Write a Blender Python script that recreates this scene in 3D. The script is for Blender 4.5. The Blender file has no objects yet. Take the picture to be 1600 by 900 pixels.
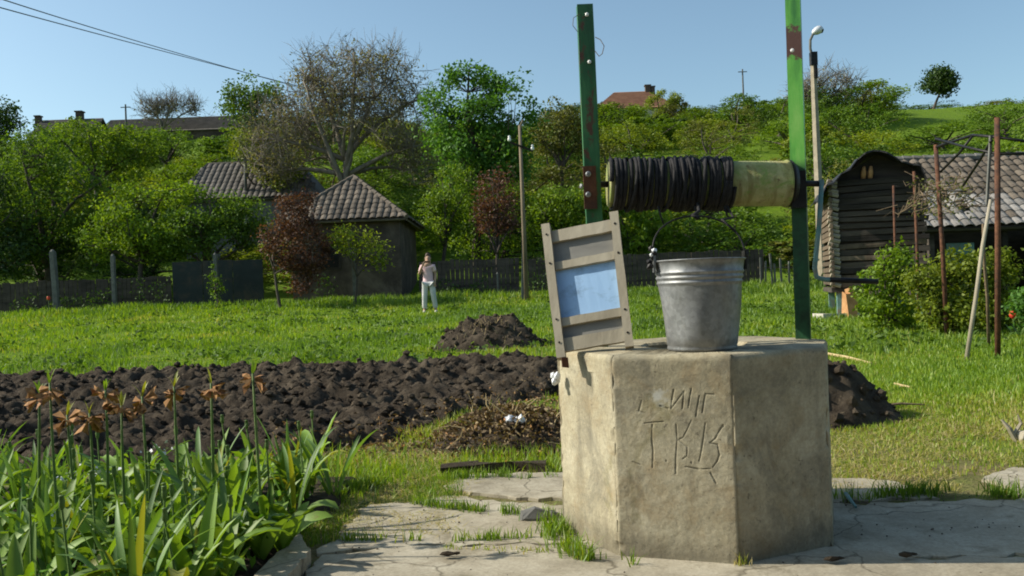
import bpy, math, random
import numpy as np
from mathutils import Vector, Matrix

# ------------------------------------------------------------------ camera, sky, sun, exposure
SC = bpy.context.scene
COL = SC.collection
FPX, CAMH, ROLL, PITCH = 1350.0, 1.245, 0.037, 0.0022
_cr, _sr = math.cos(ROLL), math.sin(ROLL)
_r = Vector((_cr, 0, -_sr)); _u0 = Vector((_sr, 0, _cr)); _f0 = Vector((0, 1, 0))
_f = _f0 * math.cos(PITCH) + _u0 * math.sin(PITCH)
_u = _u0 * math.cos(PITCH) - _f0 * math.sin(PITCH)
cam_d = bpy.data.cameras.new('camera'); cam = bpy.data.objects.new('camera', cam_d); COL.objects.link(cam)
cam_d.sensor_width = 36.0; cam_d.lens = FPX / 1600 * 36.0; cam_d.clip_end = 3000; cam_d.clip_start = 0.05
cam.matrix_world = Matrix(((_r.x, _u.x, -_f.x, 0), (_r.y, _u.y, -_f.y, 0), (_r.z, _u.z, -_f.z, CAMH), (0, 0, 0, 1)))
SC.camera = cam
SUN_EL = math.radians(36)
SUN_TO = Vector((-1.0, 0.10, 0)).normalized() * math.cos(SUN_EL) + Vector((0, 0, math.sin(SUN_EL)))   # towards the sun
w = bpy.data.worlds.new('World'); SC.world = w; w.use_nodes = True
nt = w.node_tree; nt.nodes.clear()
sky = nt.nodes.new('ShaderNodeTexSky'); sky.sky_type = 'NISHITA'; sky.sun_disc = False
sky.sun_elevation = SUN_EL; sky.sun_rotation = math.atan2(SUN_TO.x, SUN_TO.y)
sky.air_density = 1.0; sky.dust_density = 1.6; sky.ozone_density = 2.0; sky.altitude = 200
hs = nt.nodes.new('ShaderNodeHueSaturation'); hs.inputs['Saturation'].default_value = 0.93
bg = nt.nodes.new('ShaderNodeBackground'); bg.inputs['Strength'].default_value = 0.125
wo = nt.nodes.new('ShaderNodeOutputWorld')
nt.links.new(sky.outputs[0], hs.inputs['Color']); tn = nt.nodes.new('ShaderNodeMix'); tn.data_type = 'RGBA'; tn.blend_type = 'MULTIPLY'; tn.inputs[0].default_value = 1.0; tn.inputs[7].default_value = (.94, 1.06, 1.0, 1)
nt.links.new(hs.outputs[0], tn.inputs[6]); nt.links.new(tn.outputs[2], bg.inputs[0]); nt.links.new(bg.outputs[0], wo.inputs[0])
sd = bpy.data.lights.new('sun', 'SUN'); sd.energy = 5.0; sd.angle = math.radians(0.55); sd.color = (1.0, 0.93, 0.80)
so = bpy.data.objects.new('sun', sd); COL.objects.link(so)
so.rotation_euler = SUN_TO.to_track_quat('Z', 'Y').to_euler(); so.location = (-30, 0, 30)
vs = SC.view_settings
SC.display_settings.display_device = 'sRGB'
vs.view_transform = 'Standard'; vs.look = 'None'; vs.exposure = 0.35; vs.gamma = 1.0; vs.use_curve_mapping = False
SC.render.engine = 'CYCLES'
SC.cycles.use_denoising = True; SC.cycles.filter_width = 1.9
SC.cycles.max_bounces = 6; SC.cycles.transparent_max_bounces = 4; SC.cycles.diffuse_bounces = 2

RNG = np.random.default_rng(7)
random.seed(7)

# ------------------------------------------------------------------ terrain and pixel helpers
_TY = np.array([-50, 6, 10, 13, 15, 20, 24, 27, 30, 34, 40, 50, 60, 80, 95, 112, 160, 600], float)
_TZ = np.array([0, 0, .06, .17, .25, .42, .57, .74, 1.04, 1.35, 2.5, 5.4, 8.6, 15.0, 19.2, 20.6, 21.5, 22], float)
def vnoise(x, y, s=0):
    x = np.asarray(x, float); y = np.asarray(y, float)
    xi = np.floor(x).astype(np.int64); yi = np.floor(y).astype(np.int64); xf = x - xi; yf = y - yi
    def h(a, b):
        n = (a * 374761393 + b * 668265263 + s * 974634777) & 0xffffffff
        n = ((n ^ (n >> 13)) * 1274126177) & 0xffffffff
        return ((n ^ (n >> 16)) & 0xffff) / 65535.0
    u = xf * xf * (3 - 2 * xf); v = yf * yf * (3 - 2 * yf)
    return (h(xi, yi) * (1 - u) + h(xi + 1, yi) * u) * (1 - v) + (h(xi, yi + 1) * (1 - u) + h(xi + 1, yi + 1) * u) * v
def fbm(x, y, o=4, s=0):
    t = 0; a = .5
    for k in range(o):
        t = t + a * vnoise(np.asarray(x) * 2 ** k + 13.7 * k, np.asarray(y) * 2 ** k - 7.1 * k, s + k); a *= .5
    return t
def H(x, y):
    x = np.asarray(x, float); y = np.asarray(y, float)
    z = np.interp(y, _TY, _TZ)
    f = np.clip((y - 6.5) / 8, 0, 1)
    z = z + f * (fbm(x * .5, y * .5, 3, 3) - .44) * .18
    g = np.clip((y - 36) / 30, 0, 1)
    return z + g * (fbm(x * .035 + 5, y * .035, 3, 9) - .44) * 4.0
def hz(x, y): return float(H(x, y))
def ray(px, py): return _f + _r * ((px - 800) / FPX) + _u * ((450 - py) / FPX)
def P(px, py, Y):
    d = ray(px, py); return Vector((0, 0, CAMH)) + d * (Y / d.y)
def G(px, py):
    d = ray(px, py); t = 2.5; o = Vector((0, 0, CAMH)); last = t
    while t < 400:
        p = o + d * t
        if p.z < hz(p.x, p.y):
            a, b = last, t
            for _ in range(30):
                m = (a + b) / 2; q = o + d * m
                if q.z < hz(q.x, q.y): b = m
                else: a = m
            q = o + d * b; return Vector((q.x, q.y, hz(q.x, q.y)))
        last = t; t *= 1.01
    return o + d * 200

# ------------------------------------------------------------------ mesh and object helpers
ORG = {}
def tag(o, label=None, cat=None, group=None, kind=None):
    if label: o['label'] = label
    if cat: o['category'] = cat
    if group: o['group'] = group
    if kind: o['kind'] = kind
    return o
def empty(name, loc, label=None, cat=None, group=None, kind=None, rz=0):
    o = bpy.data.objects.new(name, None); COL.objects.link(o); o.location = loc; o.empty_display_size = .2
    o.rotation_euler.z = rz
    ORG[o.name] = Vector(loc); return tag(o, label, cat, group, kind)
def mesh_np(name, V, F, mats=None, v=None, smooth=False, mi=None):
    V = np.asarray(V, np.float32).reshape(-1, 3); me = bpy.data.meshes.new(name)
    if isinstance(F, np.ndarray):
        k = F.shape[1]; n = len(F); me.vertices.add(len(V)); me.vertices.foreach_set('co', V.ravel())
        me.loops.add(n * k); me.loops.foreach_set('vertex_index', F.astype(np.int32).ravel())
        me.polygons.add(n); me.polygons.foreach_set('loop_start', np.arange(0, n * k, k, dtype=np.int32))
        me.polygons.foreach_set('loop_total', np.full(n, k, np.int32))
        me.update(calc_edges=True)
    else:
        me.from_pydata(V.tolist(), [], F); me.update()
    if smooth: me.polygons.foreach_set('use_smooth', np.ones(len(me.polygons), bool))
    if v is not None:
        for an, av in (v.items() if isinstance(v, dict) else (('v', v),)):
            at = me.attributes.new(an, 'FLOAT', 'POINT'); at.data.foreach_set('value', np.asarray(av, np.float32))
    for m in (mats if isinstance(mats, (list, tuple)) else [mats] if mats else []): me.materials.append(m)
    if mi is not None: me.polygons.foreach_set('material_index', np.asarray(mi, np.int32))
    return me
def link(name, me, parent=None, loc=None, mat=None):
    o = bpy.data.objects.new(name, me); COL.objects.link(o)
    if parent is not None: o.parent = parent; ORG[o.name] = ORG[parent.name]
    else: ORG[o.name] = Vector(loc or (0, 0, 0))
    if loc is not None: o.location = loc
    if mat is not None:
        o.material_slots[0].link = 'OBJECT'; o.material_slots[0].material = mat
    return o
def put(name, V, F, mat, parent=None, base=None, smooth=False, v=None, mi=None):
    """vertices in world space; origin at the parent's base or at 'base'"""
    org = ORG[parent.name] if parent is not None else Vector(base or (0, 0, 0))
    V = np.asarray(V, float).reshape(-1, 3) - np.array(org)
    me = mesh_np(name, V, F, mat, v, smooth, mi)
    o = link(name, me, parent, None if parent is not None else org)
    return o
class MB:
    def __init__(s): s.V = []; s.F = []; s.n = 0
    def add(s, V, F):
        s.V += [tuple(p) for p in V]; s.F += [tuple(i + s.n for i in f) for f in F]; s.n += len(V); return s
    def box(s, c, size, R=None, jit=0):
        c = Vector(c); R = R or Matrix.Identity(3); a, b, d = [t / 2 for t in size]
        V = [c + R @ Vector((x * a + random.uniform(-jit, jit), y * b + random.uniform(-jit, jit), z * d + random.uniform(-jit, jit))) for x in (-1, 1) for y in (-1, 1) for z in (-1, 1)]
        return s.add(V, [(0, 1, 3, 2), (4, 6, 7, 5), (0, 4, 5, 1), (2, 3, 7, 6), (0, 2, 6, 4), (1, 5, 7, 3)])
    def bar(s, a, b, w, h, up=Vector((0, 0, 1)), jit=0):
        a = Vector(a); b = Vector(b); d = (b - a); L = d.length; z = d / L
        x = up.cross(z)
        if x.length < 1e-4: x = Vector((1, 0, 0)).cross(z)
        x.normalize(); y = z.cross(x); R = Matrix((x, y, z)).transposed()
        return s.box((a + b) / 2, (w, h, L), R, jit)
    def tube(s, pts, rad, n=6, cap=True):
        pts = [Vector(p) for p in pts]; m = len(pts)
        if not hasattr(rad, '__len__'): rad = [rad] * m
        ref = None; V = []
        for i, p in enumerate(pts):
            t = (pts[min(i + 1, m - 1)] - pts[max(i - 1, 0)])
            t = t.normalized() if t.length > 1e-9 else Vector((0, 0, 1))
            if ref is None:
                ref = t.cross(Vector((.31, .22, .9)))
                if ref.length < .1: ref = t.cross(Vector((1, 0, 0)))
            ref = (ref - t * ref.dot(t)).normalized(); q = t.cross(ref)
            for k in range(n):
                an = 2 * math.pi * k / n; V.append(p + (ref * math.cos(an) + q * math.sin(an)) * rad[i])
        F = [(i * n + k, i * n + (k + 1) % n, (i + 1) * n + (k + 1) % n, (i + 1) * n + k) for i in range(m - 1) for k in range(n)]
        if cap: F += [tuple(range(n))[::-1], tuple((m - 1) * n + k for k in range(n))]
        return s.add(V, F)
    def lathe(s, prof, c, n=32, axis=Vector((0, 0, 1)), cap0=False, cap1=False):
        c = Vector(c); z = axis.normalized(); x = z.orthogonal().normalized(); y = z.cross(x); V = []
        for r, h in prof:
            for k in range(n):
                an = 2 * math.pi * k / n; V.append(c + z * h + (x * math.cos(an) + y * math.sin(an)) * r)
        m = len(prof)
        F = [(i * n + k, i * n + (k + 1) % n, (i + 1) * n + (k + 1) % n, (i + 1) * n + k) for i in range(m - 1) for k in range(n)]
        if cap0: F.append(tuple(range(n))[::-1])
        if cap1: F.append(tuple((m - 1) * n + k for k in range(n)))
        return s.add(V, F)
    def blob(s, c, r, sq=(1, 1, 1), seed=0, amp=.25):
        """small lumpy rock/clod, 20 faces"""
        t = 1.618; b = [(-1, t, 0), (1, t, 0), (-1, -t, 0), (1, -t, 0), (0, -1, t), (0, 1, t), (0, -1, -t), (0, 1, -t), (t, 0, -1), (t, 0, 1), (-t, 0, -1), (-t, 0, 1)]
        f = [(0, 11, 5), (0, 5, 1), (0, 1, 7), (0, 7, 10), (0, 10, 11), (1, 5, 9), (5, 11, 4), (11, 10, 2), (10, 7, 6), (7, 1, 8), (3, 9, 4), (3, 4, 2), (3, 2, 6), (3, 6, 8), (3, 8, 9), (4, 9, 5), (2, 4, 11), (6, 2, 10), (8, 6, 7), (9, 8, 1)]
        k = r / 1.9
        return s.add([(c[0] + p[0] * k * sq[0] * (1 + random.uniform(-amp, amp)), c[1] + p[1] * k * sq[1] * (1 + random.uniform(-amp, amp)), c[2] + p[2] * k * sq[2] * (1 + random.uniform(-amp, amp))) for p in b], f)
    def build(s, name, mat, parent=None, base=None, smooth=False): return put(name, s.V, s.F, mat, parent, base, smooth)
def rotz(a): return Matrix.Rotation(a, 3, 'Z')
def bez(a, b, c, n):
    a, b, c = Vector(a), Vector(b), Vector(c)
    return [a * (1 - t) ** 2 + b * 2 * t * (1 - t) + c * t * t for t in [i / (n - 1) for i in range(n)]]

# ------------------------------------------------------------------ materials
def _mat(name):
    m = bpy.data.materials.new(name); m.use_nodes = True; t = m.node_tree; t.nodes.clear()
    out = t.nodes.new('ShaderNodeOutputMaterial'); return m, t, out
def ramp(t, stops, fac):
    r = t.nodes.new('ShaderNodeValToRGB'); e = r.color_ramp.elements
    while len(e) < len(stops): e.new(.5)
    for el, (p, c) in zip(e, stops): el.position = p; el.color = (*c, 1)
    t.links.new(fac, r.inputs[0]); return r.outputs[0]
def noise(t, scale, detail=5, rough=.6, vec=None, dist=0):
    n = t.nodes.new('ShaderNodeTexNoise'); n.inputs['Scale'].default_value = scale; n.inputs['Detail'].default_value = detail
    n.inputs['Roughness'].default_value = rough; n.inputs['Distortion'].default_value = dist
    if vec is not None: t.links.new(vec, n.inputs['Vector'])
    return n.outputs['Fac']
def mixc(t, fac, a, b, mode='MIX'):
    m = t.nodes.new('ShaderNodeMix'); m.data_type = 'RGBA'; m.blend_type = mode
    for s, v in ((0, fac), (6, a), (7, b)):
        if hasattr(v, 'links') or hasattr(v, 'node'): t.links.new(v, m.inputs[s])
        else: m.inputs[s].default_value = v if s == 0 else (*v, 1)
    return m.outputs[2]
def geo(t): return t.nodes.new('ShaderNodeNewGeometry').outputs['Position']
def objc(t): return t.nodes.new('ShaderNodeTexCoord').outputs['Object']
def scalev(t, vec, s):
    m = t.nodes.new('ShaderNodeMapping'); m.inputs['Scale'].default_value = s; t.links.new(vec, m.inputs['Vector']); return m.outputs[0]
def bsdf(t, out, col, rough=.8, metal=0, bump=None, bstr=.4, bdist=.02, spec=.3):
    b = t.nodes.new('ShaderNodeBsdfPrincipled')
    if hasattr(col, 'node'): t.links.new(col, b.inputs['Base Color'])
    else: b.inputs['Base Color'].default_value = (*col, 1)
    if hasattr(rough, 'node'): t.links.new(rough, b.inputs['Roughness'])
    else: b.inputs['Roughness'].default_value = rough
    b.inputs['Metallic'].default_value = metal; b.inputs['Specular IOR Level'].default_value = spec
    if bump is not None:
        bp = t.nodes.new('ShaderNodeBump'); bp.inputs['Strength'].default_value = bstr; bp.inputs['Distance'].default_value = bdist
        t.links.new(bump, bp.inputs['Height']); t.links.new(bp.outputs[0], b.inputs['Normal'])
    t.links.new(b.outputs[0], out.inputs[0]); return b
def attr(t, n): a = t.nodes.new('ShaderNodeAttribute'); a.attribute_name = n; return a.outputs['Fac']
def rnd(t): return t.nodes.new('ShaderNodeObjectInfo').outputs['Random']
def mat2(name, c1, c2, scale=4, rough=.8, metal=0, bstr=.4, bdist=.01, bscale=None, stretch=None, c3=None, s3=1.3, per_obj=0, spec=.3):
    """two-tone weathered surface, optional third stain colour and per-object tint"""
    m, t, out = _mat(name); v = objc(t)
    vv = scalev(t, v, stretch) if stretch else v
    n = noise(t, scale, 6, .65, vv)
    col = ramp(t, [(.32, c1), (.68, c2)], n)
    if c3:
        n3 = noise(t, s3, 5, .7, v, .4); f = ramp(t, [(.5, (0, 0, 0)), (.66, (1, 1, 1))], n3); col = mixc(t, f, col, c3)
    if per_obj:
        r = ramp(t, [(0, (1 - per_obj,) * 3), (1, (1 + per_obj,) * 3)], rnd(t)); col = mixc(t, 1.0, col, r, 'MULTIPLY')
    bsdf(t, out, col, rough, metal, noise(t, bscale or scale * 6, 6, .7, vv), bstr, bdist, spec); return m
def leafmat(name, stops, trans=.4, gloss=.05, rough=.6, per_obj=0):
    m, t, out = _mat(name); col = ramp(t, stops, attr(t, 'v'))
    if per_obj:
        r = ramp(t, [(0, (1 - per_obj, 1 - per_obj, 1 - per_obj)), (1, (1 + per_obj, 1 + per_obj * .8, 1))], rnd(t)); col = mixc(t, 1.0, col, r, 'MULTIPLY')
    d = t.nodes.new('ShaderNodeBsdfDiffuse'); tr = t.nodes.new('ShaderNodeBsdfTranslucent'); g = t.nodes.new('ShaderNodeBsdfGlossy')
    g.inputs['Roughness'].default_value = rough; g.inputs['Color'].default_value = (.8, .85, .8, 1)
    t.links.new(col, d.inputs[0])
    t.links.new(mixc(t, 1.0, col, (1.3, 1.25, .5), 'MULTIPLY'), tr.inputs[0])
    a = t.nodes.new('ShaderNodeMixShader'); a.inputs[0].default_value = trans; t.links.new(d.outputs[0], a.inputs[1]); t.links.new(tr.outputs[0], a.inputs[2])
    b = t.nodes.new('ShaderNodeMixShader'); b.inputs[0].default_value = gloss * .5
    t.links.new(a.outputs[0], b.inputs[1]); t.links.new(g.outputs[0], b.inputs[2]); t.links.new(b.outputs[0], out.inputs[0]); return m
M = {}
M['wood_old'] = mat2('weathered_wood', (.25, .215, .155), (.42, .375, .285), 6, .85, 0, .5, .004, 40, (1, 1, .15))
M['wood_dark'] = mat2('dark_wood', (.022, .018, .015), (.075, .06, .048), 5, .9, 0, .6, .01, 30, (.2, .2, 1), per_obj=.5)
M['wood_mid'] = mat2('brown_wood', (.07, .05, .035), (.16, .12, .08), 5, .9, 0, .6, .01, 30, (1, 1, .2), per_obj=.3)
M['bark'] = mat2('bark', (.045, .035, .026), (.12, .10, .08), 6, .95, 0, .8, .02, 18, (1, 1, .3))
M['bark_grey'] = mat2('grey_bark', (.13, .11, .085), (.26, .225, .18), 5, .95, 0, .6, .02, 18, (1, 1, .3))
M['rust'] = mat2('rusty_steel', (.06, .025, .014), (.17, .075, .04), 14, .85, .1, .5, .003, 60, c3=(.05, .03, .025), s3=4)
M['black_iron'] = mat2('greasy_iron', (.008, .008, .009), (.03, .028, .026), 12, .5, .4, .4, .003, 60)
def galvmat():
    m, t, out = _mat('galvanised_steel'); v = objc(t)
    vo = t.nodes.new('ShaderNodeTexVoronoi'); vo.inputs['Scale'].default_value = 55; t.links.new(v, vo.inputs['Vector'])
    col = ramp(t, [(.3, (.17, .175, .18)), (.7, (.29, .295, .295))], noise(t, 6, 6, .7, v))
    bw = t.nodes.new('ShaderNodeRGBToBW'); t.links.new(vo.outputs['Color'], bw.inputs[0]); col = mixc(t, 1.0, col, ramp(t, [(.2, (.86,) * 3), (.8, (1.12,) * 3)], bw.outputs[0]), 'MULTIPLY')
    col = mixc(t, ramp(t, [(.5, (0, 0, 0)), (.7, (.75, .75, .75))], noise(t, 7, 5, .65, scalev(t, v, (1, 1, .12)))), col, (.13, .12, .10))
    col = mixc(t, ramp(t, [(.62, (0, 0, 0)), (.72, (.8, .8, .8))], noise(t, 11, 6, .75, v, .5)), col, (.36, .34, .29))
    bsdf(t, out, col, ramp(t, [(.3, (.38,) * 3), (.7, (.66,) * 3)], noise(t, 9, 4, .6, v)), .5, noise(t, 40, 5, .7, v), .2, .002, .5); return m
M['galv'] = galvmat()
M['rope'] = mat2('tarred_rope', (.009, .009, .011), (.032, .030, .030), 30, .85, 0, .7, .004, 160)
def drummat():
    m, t, out = _mat('mossy_painted_drum'); v = objc(t)
    col = ramp(t, [(.3, (.17, .19, .055)), (.5, (.32, .33, .13)), (.72, (.50, .47, .26))], noise(t, 6, 7, .7, v))
    col = mixc(t, ramp(t, [(.48, (0, 0, 0)), (.62, (.8, .8, .8))], noise(t, 7, 6, .7, scalev(t, v, (1.6, .6, .6)), .6)), col, (.20, .17, .06))
    col = mixc(t, ramp(t, [(.54, (0, 0, 0)), (.64, (.85, .85, .85))], noise(t, 9, 6, .75, v, .8)), col, (.19, .29, .06))
    col = mixc(t, ramp(t, [(.60, (0, 0, 0)), (.68, (.8, .8, .8))], noise(t, 22, 6, .75, v)), col, (.12, .06, .03))
    bsdf(t, out, col, .7, 0, noise(t, 38, 6, .75, v), .9, .008, .3); return m
M['drum'] = drummat()
M['concrete_pole'] = mat2('pole_concrete', (.22, .19, .14), (.36, .31, .23), 4, .9, 0, .3, .01, 20)
M['post_concrete'] = mat2('post_concrete', (.085, .085, .078), (.17, .17, .155), 5, .9, 0, .4, .01, 20)
M['wall_brown'] = mat2('mud_plaster', (.055, .042, .034), (.11, .085, .066), 2.2, .95, 0, .5, .02, 12, c3=(.15, .12, .09), s3=1.0)
M['wall_grey'] = mat2('grey_render', (.10, .10, .095), (.17, .165, .155), 2, .95, 0, .4, .02, 12, c3=(.07, .065, .06), s3=1.2)
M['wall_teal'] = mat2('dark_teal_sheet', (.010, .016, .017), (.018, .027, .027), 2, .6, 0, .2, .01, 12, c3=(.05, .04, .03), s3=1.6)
M['tile_brown'] = mat2('old_roof_tile', (.080, .066, .052), (.145, .118, .090), 5, .9, 0, .4, .006, 40, c3=(.06, .055, .042), s3=2, per_obj=.42)
M['tile_grey'] = mat2('grey_roof_tile', (.13, .12, .11), (.25, .235, .215), 5, .85, 0, .4, .006, 40, c3=(.12, .105, .09), s3=2, per_obj=.35)
M['tile_dull'] = mat2('dull_roof_tile', (.075, .068, .060), (.145, .128, .112), 1.5, .9, 0, .4, .01, 10)
M['tile_red'] = mat2('red_roof_tile', (.21, .10, .06), (.32, .165, .10), 1.2, .9, 0, .4, .01, 8)
M['plaster_pale'] = mat2('pale_plaster', (.42, .39, .33), (.55, .52, .46), 1.5, .9)
M['tarp'] = mat2('black_roofing_felt', (.007, .007, .008), (.022, .022, .024), 3, .55, 0, .7, .03, 9, spec=.4)
M['white_cer'] = mat2('white_porcelain', (.70, .70, .68), (.80, .80, .78), 4, .3)
M['lamp_head'] = mat2('lamp_housing', (.55, .56, .58), (.72, .73, .74), 8, .35, .2)
M['cable'] = mat2('cable_grey', (.10, .11, .12), (.15, .16, .17), 4, .7)
M['white_plastic'] = mat2('white_plastic', (.62, .64, .66), (.8, .8, .8), 9, .5)
M['teal_paint'] = mat2('faded_teal_paint', (.07, .17, .16), (.16, .28, .26), 7, .6, 0, .3, .004, 30, c3=(.20, .16, .12), s3=4)
M['orange_clay'] = mat2('orange_brick', (.34, .17, .07), (.52, .29, .13), 6, .9)
M['blue_panel'] = mat2('pale_blue_paint', (.30, .48, .72), (.36, .55, .80), 2.5, .45, 0, .15, .002, 30, c3=(.22, .34, .50), s3=7)
M['grey_board'] = mat2('grey_board', (.17, .165, .15), (.28, .27, .24), 5, .85, 0, .4, .003, 40, (.3, 1, 1))
M['straw'] = mat2('dry_straw', (.34, .25, .12), (.52, .40, .21), 9, .9)
M['twig'] = mat2('dry_twig', (.10, .07, .045), (.22, .16, .10), 9, .9)
# ------------------------------------------------------------------ ground
def ground_mat():
    m, t, out = _mat('meadow_ground'); p = geo(t)
    n1 = noise(t, .35, 6, .6, p); n2 = noise(t, 3.5, 6, .65, p); n3 = noise(t, 30, 4, .7, p)
    green = ramp(t, [(.3, (.055, .105, .006)), (.55, (.105, .185, .008)), (.75, (.16, .22, .014))], n2)
    dry = ramp(t, [(.3, (.10, .07, .04)), (.7, (.24, .19, .10))], n3)
    f = ramp(t, [(.42, (0, 0, 0)), (.60, (1, 1, 1))], noise(t, .9, 5, .7, p, .3))
    # worn, straw-littered earth close to the paving
    sx = t.nodes.new('ShaderNodeSeparateXYZ'); t.links.new(p, sx.inputs[0])
    mr = t.nodes.new('ShaderNodeMapRange'); t.links.new(sx.outputs['Y'], mr.inputs[0])
    mr.inputs[1].default_value = 5.6; mr.inputs[2].default_value = 9.5; mr.inputs[3].default_value = .95; mr.inputs[4].default_value = .12
    fm = t.nodes.new('ShaderNodeMath'); fm.operation = 'MULTIPLY'; t.links.new(mr.outputs[0], fm.inputs[0])
    fa = t.nodes.new('ShaderNodeMath'); fa.operation = 'MULTIPLY_ADD'; fa.inputs[1].default_value = .65; fa.inputs[2].default_value = .35; t.links.new(f, fa.inputs[0])
    t.links.new(fa.outputs[0], fm.inputs[1])
    col = mixc(t, fm.outputs[0], green, dry)
    bsdf(t, out, col, .95, 0, n3, .8, .03, .1); return m
M['ground'] = ground_mat()
ys = np.concatenate([np.linspace(-12, 4, 9), np.arange(4.5, 34, .45), np.arange(34, 120, 1.6), np.geomspace(122, 900, 22)])
xs = np.concatenate([-np.geomspace(900, 62, 16), np.arange(-60, -20, 1.6), np.arange(-20, 20.1, .5), np.arange(21.6, 60.1, 1.6), np.geomspace(62, 900, 16)])
X, Y = np.meshgrid(xs, ys); Z = H(X, Y)
def grid_faces(r, c):
    i = (np.arange(r - 1)[:, None] * c + np.arange(c - 1)[None, :]).ravel()
    return np.stack([i, i + 1, i + c + 1, i + c], 1)
o = put('ground', np.stack([X, Y, Z], -1).reshape(-1, 3), grid_faces(len(ys), len(xs)), M['ground'], smooth=True); tag(o, kind='structure')

# ------------------------------------------------------------------ dug soil
def soilmat():
    m, t, out = _mat('dug_soil'); p = geo(t)
    col = ramp(t, [(.3, (.024, .018, .013)), (.5, (.060, .047, .034)), (.70, (.125, .098, .070))], noise(t, 5, 7, .7, p))
    col = mixc(t, ramp(t, [(.50, (0, 0, 0)), (.72, (.8, .8, .8))], noise(t, 1.1, 6, .7, p)), col, (.125, .10, .07))
    col = mixc(t, ramp(t, [(.64, (0, 0, 0)), (.70, (.7, .7, .7))], noise(t, 16, 4, .7, p)), col, (.19, .15, .10))
    bsdf(t, out, col, .97, 0, noise(t, 28, 7, .75, p), 1.0, .04, .1); return m
M['soil'] = soilmat()
_NX = [-30, -4, -1.5, -1.07, -.49, .43, 1.5, 3.0, 3.4]; _NY = [5.9, 6.2, 6.75, 7.4, 8.4, 9.3, 8.4, 7.6, 8.2]
_FX = [-30, -9, 0, 1.0, 2.0, 3.0, 3.4]; _FY = [13.3, 13.0, 13.0, 12.4, 10.8, 8.6, 8.2]
def soil_mask(x, y):
    x = np.asarray(x, float); y = np.asarray(y, float)
    e = (fbm(x * 1.3, y * 1.3, 4, 21) - .47) * 1.3
    a = (y - np.interp(x, _NX, _NY) + e) / .35; b = (np.interp(x, _FX, _FY) - y + e) / .35
    return np.clip(np.minimum(a, b), 0, 1) * (x < 3.3)
def soil_z(x, y):
    m = soil_mask(x, y)
    lump = np.abs(fbm(x * 2.6, y * 2.6, 5, 31) - .47) * .36 + (fbm(x * 8, y * 8, 3, 41) - .44) * .22 + (vnoise(x * 21, y * 21, 45) - .5) * .06
    ridge = .05 * np.sin(y * 4.6 + 2 * fbm(x * .6, y * .6, 2, 8))
    return H(x, y) - .10 + m * (.13 + lump * 1.0 + ridge + .10 * np.clip(fbm(x * .8, y * .8, 2, 51) - .3, 0, 1)), m
gx = np.arange(-13.0, 3.5, .04); gy = np.arange(5.4, 14.2, .04)
X, Y = np.meshgrid(gx, gy); Z, _m = soil_z(X, Y)
soil = put('soil_bed', np.stack([X, Y, Z], -1).reshape(-1, 3), grid_faces(len(gy), len(gx)), M['soil'], smooth=False); tag(soil, kind='structure')
mb = MB(); k = 0
while k < 8500:
    x = RNG.uniform(-11, 3.2); y = 6 + 7.3 * RNG.random() ** 1.25
    if soil_mask(x, y) < .5: continue
    r = .011 + .05 * RNG.random() ** 4 + (.05 * RNG.random() if RNG.random() < .02 else 0); z, _ = soil_z(x, y)
    mb.blob((x, y, float(z) + r * .25), r, (1, 1, .75), amp=.35); k += 1
o = mb.build('soil_clod', M['soil'], soil); tag(o, kind='stuff')

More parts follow.
